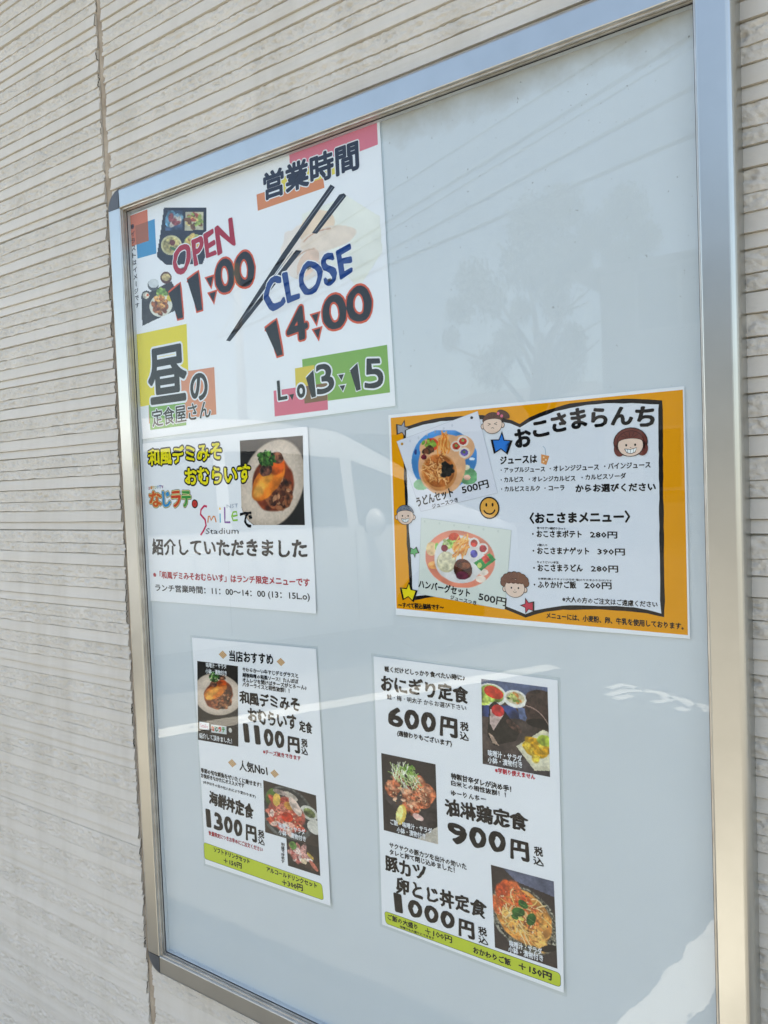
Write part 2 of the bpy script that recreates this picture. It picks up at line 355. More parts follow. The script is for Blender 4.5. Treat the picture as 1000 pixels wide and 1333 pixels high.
class Poster:
    def __init__(s, name, label, cat, tl, tr, br, bl, size, lam=None, wave=None, group=None, y=YP, mat=None, extra=0):
        assert True
        c = [P(q, y) for q in (tl, tr, br, bl)]
        cen = sum(c, Vector())/4
        u = (c[1]-c[0]) + (c[2]-c[3]); ang = math.atan2(u.z, u.x)
        s.o = empty(name, (cen.x, y, cen.z), (0, -ang, 0)); tag(s.o, label, cat, group)
        s.cen = cen; s.a = ang; s.y = y; s.w, s.h = size; s.wave = wave or (lambda x, z: 0.0); s.k = 0
        s.sheet(s.w, s.h, mat or M_paper)
        if lam:
            s.sheet(s.w+2*lam, s.h+2*lam, M_filmedge, .00002, 'laminate_edge', thick=0, hole=(s.w, s.h))
    def L(s, px):                              # pixel -> local (x, z)
        v = P(px, s.y)-s.cen; c, d = math.cos(s.a), math.sin(s.a)
        return Vector((v.x*c+v.z*d, -v.x*d+v.z*c))
    def Y(s, x, z, off): return -(.55*s.wave(x, z) + .0003 + off)
    def sheet(s, w, h, mat, off=0.0, name='sheet', thick=.0002, hole=None):
        nx, nz = 36, 36; xs = np.linspace(-w/2, w/2, nx+1); zs = np.linspace(-h/2, h/2, nz+1)
        if hole:
            fr = MB()
            for (ax, bx, az, bz) in ((-w/2, w/2, hole[1]/2, h/2), (-w/2, w/2, -h/2, -hole[1]/2), (-w/2, -hole[0]/2, -hole[1]/2, hole[1]/2), (hole[0]/2, w/2, -hole[1]/2, hole[1]/2)):
                n1 = 30 if (bx-ax) > (bz-az) else 1; n2 = 31-n1
                X = np.linspace(ax, bx, n1+1); Z = np.linspace(az, bz, n2+1)
                vs = [(x, s.Y(x, z, off), z) for z in Z for x in X]
                fs = [(j*(n1+1)+i, j*(n1+1)+i+1, (j+1)*(n1+1)+i+1, (j+1)*(n1+1)+i) for j in range(n2) for i in range(n1)]
                fr.add(vs, fs)
            return fr.build(name, mat, s.o, True)
        vs = [(x, s.Y(x, z, off), z) for z in zs for x in xs]
        fs = [(j*(nx+1)+i, j*(nx+1)+i+1, (j+1)*(nx+1)+i+1, (j+1)*(nx+1)+i) for j in range(nz) for i in range(nx)]
        return mesh(name, vs, fs, mat, s.o, True)
    def film(s, off=.00075):
        pass
    def poly(s, pts, rgb, off=.0001, name='printed_shape', local=False, mat=None, parent=None):
        q = [Vector(p) for p in pts] if local else [s.L(p) for p in pts]
        bm = bmesh.new(); vv = [bm.verts.new((p.x, 0, p.y)) for p in q]
        try: bm.faces.new(vv)
        except Exception: bm.free(); return None
        big = max((a-b).length for a in q for b in q[:1]) > .04
        bmesh.ops.triangulate(bm, faces=bm.faces[:])
        if big:
            for d in (.016,):
                x0 = min(p.x for p in q); x1 = max(p.x for p in q); z0 = min(p.y for p in q); z1 = max(p.y for p in q)
                x = x0+d
                while x < x1: bmesh.ops.bisect_plane(bm, geom=bm.verts[:]+bm.edges[:]+bm.faces[:], plane_co=(x, 0, 0), plane_no=(1, 0, 0)); x += d
                z = z0+d
                while z < z1: bmesh.ops.bisect_plane(bm, geom=bm.verts[:]+bm.edges[:]+bm.faces[:], plane_co=(0, 0, z), plane_no=(0, 0, 1)); z += d
        for v in bm.verts: v.co.y = s.Y(v.co.x, v.co.z, off)
        me = bpy.data.meshes.new(name); bm.to_mesh(me); bm.free()
        for p in me.polygons:
            pass
        return link(name, me, mat or ink(rgb), parent or s.o)
    def line(s, pts, wd, rgb, off=.0001, name='printed_line', local=False, closed=False, jit=0):
        q = [Vector(p) for p in pts] if local else [s.L(p) for p in pts]
        if closed: q = q+[q[0]]
        # resample
        r = [q[0]]
        for a, b in zip(q, q[1:]):
            n_ = max(1, int((b-a).length/.006)); r += [a.lerp(b, i/n_) for i in range(1, n_+1)]
        vs = []; fs = []
        for i, p in enumerate(r):
            t = (r[min(i+1, len(r)-1)]-r[max(i-1, 0)]).normalized(); nn = Vector((-t.y, t.x)); ww = wd/2*(1+random.uniform(-jit, jit))
            for sg in (1, -1):
                c = p+nn*ww*sg; vs.append((c.x, s.Y(c.x, c.y, off), c.y))
            if i: fs.append((2*i-2, 2*i-1, 2*i+1, 2*i))
        return mesh(name, vs, fs, ink(rgb), s.o)
    def ell(s, c, rx, ry, rot=0, n=28, local=True):
        return [(c[0]+rx*math.cos(a)*math.cos(rot)-ry*math.sin(a)*math.sin(rot), c[1]+rx*math.cos(a)*math.sin(rot)+ry*math.sin(a)*math.cos(rot)) for a in [2*math.pi*i/n for i in range(n)]]

    def text(s, txt, a, b, h, rgb=(18, 18, 20), bold=.012, outline=None, jit=.0, off=.0003, res=2, colours=None, name='lettering', serif=0, shear=0):
        a0 = s.L(a); b0 = s.L(b); hh = (s.L((a[0], a[1]-h))-a0).length
        u = b0-a0; W = u.length; ang = math.atan2(u.y, u.x)
        me0 = glyphs(txt, 0, 5 if hh > .02 else (3 if hh > .008 else 1)); co = np.array([v.co[:] for v in me0.vertices]).reshape(-1, 3)
        if len(co) == 0: return
        mn = co.min(0); mxx = co.max(0); sx = W/max(1e-6, mxx[0]-mn[0]); sy = hh/max(1e-6, mxx[1]-mn[1])
        ca, sa = math.cos(ang), math.sin(ang)
        def place(src, mat, off_, nm, jit_, rad, nc):
            me = src.copy(); c = np.array([v.co[:] for v in me.vertices]).reshape(-1, 3)
            if jit_:
                ph = sum(map(ord, txt)) % 97
                dx = (vnoise(c[:, 0]*3.1+50, c[:, 1]*3.1+50, ph)-.5)*jit_*2 + (vnoise(c[:, 0]*9+50, c[:, 1]*9+50, ph+1)-.5)*jit_
                dy = (vnoise(c[:, 0]*3.1+90, c[:, 1]*3.1+70, ph+2)-.5)*jit_*2 + (vnoise(c[:, 0]*9+20, c[:, 1]*9+50, ph+3)-.5)*jit_
                c[:, 0] += dx; c[:, 1] += dy
            X = (c[:, 0]-mn[0])*sx + (c[:, 1]-mn[1])*sy*shear; Z = (c[:, 1]-mn[1])*sy
            r_ = rad*sy; shrink = 1-2*bold*sy/max(hh, 1e-6) if bold > 0 else 1
            X = bold*sy*(1 if bold > 0 else 0) + X*(1-2*bold*sy/W if bold > 0 else 1); Z = bold*sy*(1 if bold > 0 else 0) + Z*shrink
            tri = []
            for p in me.polygons:
                q = p.vertices
                for t_ in range(1, len(q)-1): tri.append((q[0], q[t_], q[t_+1]))
            tri = np.array(tri); bpy.data.meshes.remove(me)
            cop = [(0, 0)] if rad <= 0 else [(math.cos(2*math.pi*t_/nc)*r_, math.sin(2*math.pi*t_/nc)*r_*(.8 if jit_ and rad > .03 and nc == 10 else 1)) for t_ in range(nc)] + ([(0, 0)] if nc > 4 else [])
            V = []; Fq = []; n0 = len(X); lift = .000004
            base_y = None
            for ci, (ox, oz) in enumerate(cop):
                xx = X+ox; zz2 = Z+oz
                x = a0.x + xx*ca - zz2*sa; z = a0.y + xx*sa + zz2*ca
                y = np.array([s.Y(p, q, off_) for p, q in zip(x, z)]) - ci*lift
                V.append(np.stack([x, y, z], -1)); Fq.append(tri+ci*n0)
            V = np.concatenate(V); Fq = np.concatenate(Fq)
            me = bpy.data.meshes.new(nm); me.vertices.add(len(V)); me.vertices.foreach_set('co', V.ravel())
            me.loops.add(len(Fq)*3); me.loops.foreach_set('vertex_index', Fq.ravel().astype(np.int32))
            me.polygons.add(len(Fq)); me.polygons.foreach_set('loop_start', np.arange(0, len(Fq)*3, 3, dtype=np.int32)); me.update(calc_edges=True)
            return link(nm, me, mat, s.o)
        em = sy*.9
        if outline:
            for oi, (rgb2, t2) in enumerate(outline[::-1]):
                place(me0, ink(rgb2), off-.00008*(len(outline)-oi), name+'_outline', jit, bold+t2, 14)
        o = place(me0, ink(rgb), off, name, jit, bold, 4 if hh < .006 else (7 if hh < .012 else 10))
        return o
    def photo(s, corners, img, alpha=None, off=.0001, name='photo_print', parent=None):
        c = [s.L(p) for p in corners]; H, Wd = img.shape[:2]; vs = []
        for j in range(H+1):
            t = j/H
            for i in range(Wd+1):
                q = i/Wd
                p = (c[0]*(1-q)+c[1]*q)*(1-t) + (c[3]*(1-q)+c[2]*q)*t
                vs.append((p.x, s.Y(p.x, p.y, off), p.y))
        fs = []; cols = []
        for j in range(H):
            for i in range(Wd):
                if alpha is None or alpha[j, i] > .5:
                    fs.append((j*(Wd+1)+i, (j+1)*(Wd+1)+i, (j+1)*(Wd+1)+i+1, j*(Wd+1)+i+1)); cols.append(img[j, i])
        if not fs: return
        cols = np.array(cols); lin = np.where(cols <= .04045, cols/12.92, ((np.clip(cols, 0, 1)+.055)/1.055)**2.4)
        me = bpy.data.meshes.new(name); me.from_pydata(vs, [], fs)
        at = me.color_attributes.new('Col', 'FLOAT_COLOR', 'CORNER')
        full = np.ones((len(fs)*4, 4)); full[:, :3] = np.repeat(lin, 4, 0)*.92; at.data.foreach_set('color', full.ravel())
        return link(name, me, M_photo, parent or s.o)
M_photo = principled('photo_print', (.5, .5, .5), .5, 0, .1)
_a = M_photo.node_tree.nodes.new('ShaderNodeVertexColor'); _a.layer_name = 'Col'
M_photo.node_tree.links.new(_a.outputs[0], M_photo.node_tree.nodes['Principled BSDF'].inputs['Base Color'])
_gc = {}
def glyphs(txt, offset, res):
    k = (txt, round(offset, 4), res)
    if k in _gc: return _gc[k]
    cu = bpy.data.curves.new('t', 'FONT'); cu.body = txt; cu.offset = offset; cu.resolution_u = res; cu.size = 1
    ob = bpy.data.objects.new('t', cu); COL.objects.link(ob)
    dg = bpy.context.evaluated_depsgraph_get(); me = bpy.data.meshes.new_from_object(ob.evaluated_get(dg))
    # stand the text faces toward -y later: (x, y) stay, z is dropped
    bpy.data.objects.remove(ob); bpy.data.curves.remove(cu); me.materials.clear()
    _gc[k] = me; return me

# -------- tiny painter for the printed dish photographs (flat print, colour per cell)
class Pic:
    def __init__(s, w, h, bgc, alpha=False, seed=1):
        s.w, s.h = w, h; s.c = np.ones((h, w, 3))*np.array(bgc)/255.; s.al = np.zeros((h, w)) if alpha else None
        yy, xx = np.mgrid[0:h, 0:w]; s.x = (xx+.5)/w; s.y = (yy+.5)/h; s.ar = h/w; s.r = np.random.default_rng(seed); s.seed = seed
    def n(s, f, k=0): return vnoise(s.x*f+7*k+3, s.y*f*s.ar+5*k+1, s.seed*13+k)
    def put(s, m, col, tex=0.0, f=12, a=1.0):
        col = np.array(col)/255.; m = np.clip(m, 0, 1)*a
        t = 1+(s.n(f, 5)-.5)*tex*2 + (s.n(f*2.7, 6)-.5)*tex
        s.c = s.c*(1-m[..., None]) + col[None, None]*t[..., None]*m[..., None]
        if s.al is not None: s.al = np.maximum(s.al, m)
        return m
    def E(s, cx, cy, rx, ry, rot=0, rag=0, f=10, soft=.04):
        dx = s.x-cx; dy = (s.y-cy)*s.ar; c, d = math.cos(rot), math.sin(rot)
        u = (dx*c+dy*d)/rx; v = (-dx*d+dy*c)/ry; r = np.sqrt(u*u+v*v) + (s.n(f, 3)-.5)*rag
        return np.clip((1-r)/soft+.5, 0, 1)
    def G(s, pts):
        x, y = s.x, s.y; ins = np.zeros(x.shape, bool); n_ = len(pts)
        for i in range(n_):
            x0, y0 = pts[i]; x1, y1 = pts[(i+1) % n_]
            if y0 == y1: continue
            cnd = ((y0 > y) != (y1 > y)) & (x < (x1-x0)*(y-y0)/(y1-y0)+x0); ins ^= cnd
        return ins.astype(float)
    def stroke(s, p, q, wd, col, bend=0., tex=.1):
        n_ = 8; mx_ = ((p[0]+q[0])/2+(q[1]-p[1])*bend, (p[1]+q[1])/2-(q[0]-p[0])*bend); m = np.zeros(s.x.shape)
        pr = None
        for i in range(n_+1):
            t = i/n_; b = ((1-t)**2*p[0]+2*t*(1-t)*mx_[0]+t*t*q[0], (1-t)**2*p[1]+2*t*(1-t)*mx_[1]+t*t*q[1])
            if pr:
                ax, ay = pr; ex, ey = b[0]-ax, (b[1]-ay)*s.ar; L2 = ex*ex+ey*ey+1e-9
                tt = np.clip(((s.x-ax)*ex+(s.y-ay)*s.ar*ey)/L2, 0, 1); dd = np.sqrt((s.x-ax-tt*ex)**2+((s.y-ay)*s.ar-tt*ey)**2)
                m = np.maximum(m, np.clip((wd-dd)/(wd*.5), 0, 1))
            pr = b
        s.put(m, col, tex)
    def scatter(s, n_, reg, cols, sz, tex=.25, elong=1.6, mask=None):
        cx, cy, rx, ry = reg
        for _ in range(n_):
            a = s.r.uniform(0, 6.28); q = math.sqrt(s.r.uniform()); x = cx+math.cos(a)*q*rx; y = cy+math.sin(a)*q*ry
            z = sz*s.r.uniform(.6, 1.3); m = s.E(x, y, z*elong, z, s.r.uniform(0, 3.1), .35, 14, .3)
            if mask is not None: m = m*mask
            s.put(m, cols[s.r.integers(len(cols))], tex, 25)
    def strands(s, n_, reg, cols, wd, ln, ang=None, spread=.8):
        cx, cy, rx, ry = reg
        for _ in range(n_):
            a = s.r.uniform(0, 6.28); q = math.sqrt(s.r.uniform()); x = cx+math.cos(a)*q*rx; y = cy+math.sin(a)*q*ry
            t = (ang if ang is not None else 0)+s.r.uniform(-spread, spread); l_ = ln*s.r.uniform(.5, 1.2)
            s.stroke((x-math.cos(t)*l_/2, y-math.sin(t)*l_/2/s.ar), (x+math.cos(t)*l_/2, y+math.sin(t)*l_/2/s.ar), wd, cols[s.r.integers(len(cols))], s.r.uniform(-.4, .4))
    def shine(s, n_, reg, sz=.009):
        s.scatter(n_, reg, [(240, 206, 166), (232, 190, 146)], sz, .1, 2.0)
        s.scatter(n_, reg, [(96, 60, 40), (116, 74, 50)], sz, .2, 2.2)
    def grain(s, k=.06): s.c = np.clip(s.c*(1+(s.n(40, 8)-.5)*k*2+(s.r.random(s.x.shape)[..., None]*0).sum(-1)), 0, 1) if False else np.clip(s.c*(1+((s.n(44, 8)-.5)*k*2))[..., None], 0, 1); return s

# -------- the dishes
def omurice(w=110, h=120, seed=2, wide=True):
    p = Pic(w, h, (34, 30, 28), False, seed)
    p.put(p.E(.1, .5, .9, .2, 0, .2), (48, 42, 38), .3)
    p.put(p.E(.50, .53, .60, .60 if not wide else .47, -.9, 0, 8, .05), (196, 176, 158), .06, 4)
    p.put(p.E(.50, .53, .53, .53 if not wide else .41, -.9, 0, 8, .3), (222, 202, 184), .05, 4)
    p.put(p.E(.52, .53, .33, .43 if not wide else .34, .5, .1, 8, .08), (120, 48, 22), .35, 9)
    p.put(p.E(.60, .62, .24, .30 if not wide else .22, .8, .25, 12, .1), (120, 66, 40), .7, 16)
    p.scatter(26, (.66, .62, .16, .20), [(150, 92, 60), (84, 40, 24), (172, 120, 86), (60, 26, 16)], .026)
    p.put(p.E(.45, .48, .34, .165, -.72, .14, 8, .08), (232, 122, 36), .25, 7)
    p.put(p.E(.38, .50, .22, .075, -.78, .3, 8, .5), (246, 166, 66), .2, 9, .8)
    p.put(p.E(.30, .60, .10, .07, -.7, .3, 8, .5), (246, 178, 84), .2, 9, .7)
    p.put(p.E(.60, .33, .12, .10, -.5, .4, 8, .3), (198, 74, 26), .4, 9, .8)
    p.put(p.E(.42, .36, .10, .08, 0, .35, 14, .15), (96, 58, 46), .7, 20)
    p.put(p.E(.60, .23, .10, .07, .2, .35, 14, .15), (112, 70, 52), .7, 20)
    p.scatter(46, (.43, .235, .125, .085), [(40, 82, 34), (62, 112, 44), (26, 56, 26), (86, 132, 60)], .022, .5)
    return p.grain(.05)
def seafood(w=90, h=96, seed=5):
    p = Pic(w, h, (52, 44, 40), False, seed); p.put(p.n(5, 1), (84, 66, 56), .2, 6, .5)
    p.put(p.E(.45, .52, .50, .56, .3, .04, 6), (92, 92, 88), .3, 20)
    p.put(p.E(.44, .50, .44, .50, .3, .05, 6), (48, 50, 50), .3, 20)
    p.put(p.E(.85, .38, .16, .14, .3), (206, 202, 190), .05); p.put(p.E(.86, .38, .11, .09, .3), (110, 120, 70), .5)
    p.put(p.E(.95, .62, .14, .15, .3), (214, 208, 196), .05)
    p.put(p.E(.52, .16, .14, .07, .3), (190, 176, 160), .2)
    p.put(p.E(.16, .28, .11, .20, .3, .2), (78, 104, 46), .4)
    p.put(p.E(.42, .56, .34, .38, .2, .2, 7, .1), (196, 96, 82), .35, 10)
    p.scatter(40, (.40, .58, .32, .32), [(226, 158, 140), (202, 84, 62), (238, 196, 180), (216, 120, 100), (180, 60, 44)], .055, .25, 2.0)
    p.shine(30, (.42, .56, .30, .28), .009)
    p.put(p.E(.44, .58, .10, .12, 1.0, .3), (206, 52, 24), .3); p.put(p.E(.25, .30, .07, .14, .2, .1), (232, 186, 88), .15); p.put(p.E(.48, .36, .09, .08, 0, .3), (238, 160, 66), .3)
    p.put(p.E(.60, .33, .08, .2, -.5, .2), (226, 200, 184), .2); p.put(p.E(.32, .14, .14, .05, 0, .3), (170, 150, 140), .3)
    return p.grain(.08)
def sashimi(w=54, h=56, seed=8):
    p = Pic(w, h, (40, 34, 32), False, seed); p.put(p.E(.5, .5, .6, .34, .5), (62, 46, 38), .3)
    p.scatter(26, (.42, .42, .30, .28), [(206, 150, 140), (178, 92, 84), (230, 196, 186), (196, 120, 110)], .075, .3, 2.2)
    p.put(p.E(.72, .40, .13, .05, .8), (222, 186, 80), .2); p.put(p.E(.20, .2, .12, .16, .3, .3), (82, 116, 54), .4)
    p.put(p.E(.52, .66, .09, .10, 0), (232, 206, 170), .1); p.put(p.E(.82, .72, .07, .2, -.6, .2), (196, 110, 90), .2)
    return p.grain(.08)
def onigiri(w=96, h=124, seed=11):
    p = Pic(w, h, (70, 54, 44), False, seed); p.put(p.n(14, 2), (96, 74, 60), .3, 16, .6)
    p.put(p.G([(0, 0), (1, 0), (1, .16), (0, .20)]), (84, 96, 126), .2, 6)
    p.put(p.G([(0, .3), (.5, .26), (.62, .40), (.1, .62), (0, .6)]), (56, 76, 134), .5, 6); p.put(p.G([(.55, .25), (.75, .3), (.6, .5)]), (96, 112, 150), .3)
    p.put(p.G([(.0, .44), (.6, .40), (1, .52), (1, 1), (0, 1)]), (70, 58, 54), .3, 10)
    p.put(p.G([(.05, .98), (.9, .80), (1, .86), (1, 1), (0, 1)]), (70, 64, 66), .3, 8)
    p.put(p.E(.15, .17, .24, .17), (232, 228, 220), .04); p.put(p.E(.15, .16, .20, .13, 0, .15), (150, 176, 80), .5); p.put(p.E(.19, .14, .15, .09, .2, .1), (204, 58, 40), .2)
    p.put(p.E(.03, .25, .12, .08, 0, .3), (176, 190, 90), .5)
    p.put(p.E(.52, .18, .18, .13), (236, 232, 224), .04); p.put(p.E(.52, .17, .14, .09), (198, 186, 150), .2); p.scatter(16, (.5, .17, .10, .05), [(120, 150, 60), (226, 140, 70), (200, 200, 120), (60, 90, 40)], .025)
    p.put(p.E(.90, .28, .24, .26, 0), (62, 44, 40), .4, 14); p.put(p.E(.90, .14, .22, .13, 0, .05), (62, 46, 42), .4, 14); p.put(p.E(.90, .42, .22, .07), (24, 20, 20), .3)
    p.stroke((.68, .24), (1.0, .42), .008, (170, 140, 130), .25)
    p.put(p.G([(.12, .30), (.20, .24), (.30, .28), (.58, .55), (.52, .66), (.18, .76), (.08, .66)]), (30, 26, 24), .4, 20)
    p.put(p.G([(.14, .34), (.34, .38), (.18, .58), (.12, .50)]), (214, 186, 178), .2); p.put(p.G([(.10, .62), (.16, .64), (.26, .75), (.16, .73)]), (190, 160, 140), .2)
    p.put(p.E(.25, .345, .10, .09, 0, .1), (204, 52, 52), .2)
    p.put(p.E(.50, .50, .14, .05, .6, .2), (106, 70, 60), .6, 24, .6)
    p.put(p.G([(.52, .72), (.92, .48), (1, .50), (1, .93), (.78, .96)]), (216, 208, 178), .06)
    p.put(p.G([(.58, .73), (.90, .54), (1, .56), (1, .88), (.79, .91)]), (232, 224, 196), .05)
    p.put(p.E(.82, .70, .19, .14, 0, .25), (226, 176, 34), .4, 12); p.scatter(14, (.80, .72, .15, .10), [(244, 204, 70), (206, 150, 20)], .05); p.put(p.E(.94, .60, .11, .08, 0, .2), (176, 192, 66), .3)
    return p.grain(.08)
def karaage(w=86, h=124, seed=14):
    p = Pic(w, h, (42, 36, 36), False, seed); p.put(p.n(6, 1), (70, 58, 54), .2, 6, .4)
    p.put(p.G([(0, .55), (.7, .98), (1, .7), (1, .45), (.1, .35)]), (58, 50, 50), .3, 8)
    p.put(p.G([(.62, 1), (1, .78), (1, 1)]), (196, 186, 172), .1)
    for q in ((.20, .42, .17, .15), (.82, .38, .18, .15), (.50, .46, .16, .13), (.56, .60, .19, .16), (.30, .30, .16, .10), (.75, .50, .16, .12), (.70, .27, .14, .10)):
        p.put(p.E(*q, p.r.uniform(0, 3), .35, 9, .1), (172, 92, 60), .6, 14); p.put(p.E(q[0]-.02, q[1]-.03, q[2]*.55, q[3]*.5, 0, .6, 12, .5), (226, 158, 122), .4, 20, .8)
    p.scatter(30, (.5, .45, .4, .2), [(206, 128, 92), (236, 184, 152), (132, 60, 36)], .025)
    p.put(p.E(.66, .72, .1, .06, .2, .3), (226, 180, 168), .2)
    p.strands(60, (.44, .24, .26, .12), [(224, 226, 190), (198, 214, 150), (238, 236, 220), (160, 190, 110)], .009, .26, 1.3, .9)
    p.shine(44, (.5, .46, .38, .2), .008)
    p.scatter(26, (.50, .14, .16, .06), [(92, 138, 52), (134, 170, 74)], .018)
    p.put(p.E(.34, .74, .09, .20, .25, .05), (240, 204, 96), .1); p.put(p.E(.31, .74, .06, .17, .25, .05), (250, 232, 150), .2)
    return p.grain(.08)
def katsudon(w=94, h=124, seed=17):
    p = Pic(w, h, (58, 48, 46), False, seed); p.put(p.G([(.2, 0), (1, 0), (1, .18), (.4, .12)]), (92, 96, 116), .2, 6)
    p.put(p.E(.50, .55, .56, .50, .35, .03), (120, 116, 104), .7, 40); p.put(p.E(.50, .54, .50, .46, .35, .03), (44, 40, 36), .5, 30); p.put(p.E(.5, .54, .50, .455, .35), (98, 92, 78), .8, 40)
    p.put(p.E(.49, .52, .46, .42, .35, .06), (216, 140, 66), .3, 8)
    p.scatter(20, (.45, .40, .42, .25), [(218, 92, 42), (226, 110, 60), (206, 80, 40)], .085, .25)
    p.scatter(16, (.6, .62, .34, .20), [(216, 146, 70), (232, 172, 92), (196, 108, 50)], .075, .3)
    p.strands(60, (.5, .52, .36, .30), [(238, 198, 120), (244, 214, 160), (226, 164, 84), (214, 130, 60)], .012, .20, .6, 1.3)
    p.shine(50, (.48, .50, .40, .32), .007); p.put(p.E(.88, .80, .14, .05, -.4, .3), (30, 24, 22), .3)
    for q in ((.42, .48, .11, .07, -.3), (.50, .37, .08, .06, .4), (.62, .52, .07, .11, .5), (.36, .55, .06, .04, 0)): p.put(p.E(q[0], q[1], q[2], q[3], q[4], .12), (44, 98, 40), .3, 10); p.stroke((q[0]-q[2]*.6, q[1]), (q[0]+q[2]*.6, q[1]+.02), .006, (86, 140, 70))
    p.put(p.E(.46, .55, .05, .03), (238, 214, 110), .2)
    return p.grain(.08)
def plate_blue(w=104, h=96, seed=21):
    p = Pic(w, h, (255, 255, 255), True, seed)
    p.put(p.E(.50, .47, .50, .45, -.35, .08, 3), (66, 142, 208), .15, 4); p.put(p.E(.16, .86, .12, .08, 0, .2), (130, 186, 140), .1); p.put(p.E(.88, .72, .14, .12, 0, .2), (110, 170, 120), .2)
    p.put(p.E(.84, .58, .06, .04), (232, 222, 190), .1); p.put(p.E(.93, .45, .04, .02), (226, 236, 246), 0); p.put(p.E(.08, .34, .02, .04), (44, 60, 120), 0); p.put(p.E(.86, .74, .05, .04), (230, 180, 160), .2)
    sk = (230, 172, 128)
    p.put(p.E(.48, .55, .36, .42, .0, .05), sk, .05); p.put(p.E(.30, .28, .16, .14), sk, .05); p.put(p.E(.78, .27, .19, .18), sk, .05); p.put(p.E(.55, .28, .30, .2), sk, .05)
    p.put(p.E(.44, .66, .27, .27), (214, 140, 80), .08); p.put(p.E(.44, .64, .235, .235), (176, 96, 44), .25)
    p.strands(80, (.42, .62, .18, .17), [(222, 150, 84), (198, 116, 56), (236, 180, 120), (160, 84, 36)], .010, .2, .8, 1.4)
    p.scatter(22, (.56, .61, .06, .12), [(30, 28, 26), (46, 42, 40), (18, 18, 18)], .034, .4)
    p.put(p.E(.34, .22, .10, .09, 0, .1), (214, 74, 46), .25); p.scatter(12, (.30, .20, .10, .06), [(96, 140, 50), (140, 176, 70)], .025)
    p.scatter(12, (.26, .30, .08, .04), [(70, 56, 36), (44, 36, 28), (110, 60, 40)], .03); p.put(p.E(.21, .42, .045, .04), (110, 30, 44), .2)
    p.strands(26, (.52, .21, .07, .10), [(236, 146, 62), (222, 120, 44), (246, 176, 96)], .014, .22, 1.5, .35)
    for cx, cy, c in ((.70, .25, (200, 70, 50)), (.80, .17, (206, 64, 60)), (.82, .35, (104, 84, 160))):
        p.put(p.E(cx, cy, .082, .078), (232, 216, 204), .05); p.put(p.E(cx, cy, .055, .05, 0, .2), c, .3, 20); p.put(p.E(cx, cy-.01, .02, .02), (120, 150, 80), .3)
    return p
def plate_pink(w=112, h=92, seed=23):
    p = Pic(w, h, (255, 255, 255), True, seed)
    p.put(p.E(.50, .50, .50, .41, .16, .05, 3), (230, 138, 112), .12, 4); p.put(p.E(.09, .35, .08, .10, 0, .3), (240, 200, 150), .2); p.put(p.E(.12, .62, .08, .06, 0, .3), (238, 160, 96), .2); p.put(p.E(.17, .30, .03, .06), (130, 190, 90), .1)
    p.put(p.E(.83, .72, .07, .05), (246, 226, 210), .1); p.put(p.E(.80, .84, .07, .05), (246, 226, 210), .1)
    p.put(p.E(.49, .50, .36, .34, .10, .05), (226, 222, 220), .05); p.put(p.E(.52, .80, .22, .1), (226, 222, 220), .05)
    p.put(p.E(.31, .56, .14, .15), (206, 196, 160), .12, 18); p.put(p.E(.31, .55, .125, .13), (228, 218, 184), .15, 22)
    p.put(p.E(.55, .68, .13, .15, -.3, .1), (78, 38, 26), .4, 14); p.put(p.E(.54, .79, .09, .06), (104, 40, 60), .2); p.put(p.E(.57, .62, .08, .05), (110, 62, 40), .4)
    p.put(p.E(.42, .15, .085, .085, 0, .1), (208, 70, 44), .25); p.scatter(16, (.36, .24, .11, .06), [(110, 150, 60), (160, 190, 100), (190, 200, 140)], .024); p.put(p.E(.28, .32, .05, .05), (130, 34, 52), .2)
    p.strands(30, (.53, .30, .10, .10), [(236, 150, 66), (224, 128, 50), (248, 184, 104)], .012, .24, -.9, .5)
    for cx, cy, c in ((.70, .22, (206, 66, 54)), (.82, .31, (200, 60, 66)), (.70, .40, (84, 80, 160))):
        p.put(p.E(cx, cy, .075, .08), (232, 222, 216), .05); p.put(p.E(cx, cy, .05, .055, 0, .2), c, .3, 20)
    p.put(p.G([(.70, .56), (.92, .38), (1.0, .50), (.80, .70)]), (38, 140, 72), .15); p.put(p.G([(.80, .47), (.87, .41), (.93, .50), (.86, .58)]), (190, 70, 60), .3); p.put(p.E(.78, .60, .03, .04), (200, 210, 120), .1)
    return p
def bento(w=70, h=84, seed=31):
    p = Pic(w, h, (255, 255, 255), True, seed)
    p.put(p.G([(.17, .03), (1, .03), (1, .80), (.93, .97), (.22, .99), (.02, .85), (.10, .45)]), (30, 34, 48), .2, 6)
    p.put(p.G([(.24, .08), (.54, .08), (.54, .40), (.20, .42)]), (52, 70, 96), .4, 8); p.put(p.E(.30, .22, .10, .17, .3), (84, 130, 156), .5, 10); p.put(p.E(.46, .20, .10, .08), (110, 150, 170), .4); p.scatter(8, (.38, .24, .10, .08), [(200, 190, 180), (150, 70, 70)], .04)
    p.put(p.G([(.60, .11), (.94, .11), (.94, .40), (.58, .42)]), (196, 190, 160), .1); p.scatter(26, (.76, .25, .14, .12), [(150, 170, 80), (186, 80, 60), (220, 196, 120), (110, 70, 40)], .035)
    p.put(p.E(.32, .66, .21, .20), (208, 198, 150), .1); p.put(p.E(.32, .66, .18, .16), (186, 172, 112), .4, 16); p.put(p.E(.34, .62, .06, .06, 0, .3), (120, 50, 40), .3); p.put(p.E(.36, .72, .08, .03, .5), (70, 110, 60), .2)
    p.put(p.E(.78, .62, .20, .18, 0, .1), (168, 180, 110), .4); p.scatter(18, (.78, .62, .14, .12), [(90, 140, 60), (222, 190, 110), (140, 84, 50)], .04); p.put(p.E(.85, .68, .06, .08), (226, 176, 96), .1)
    return p
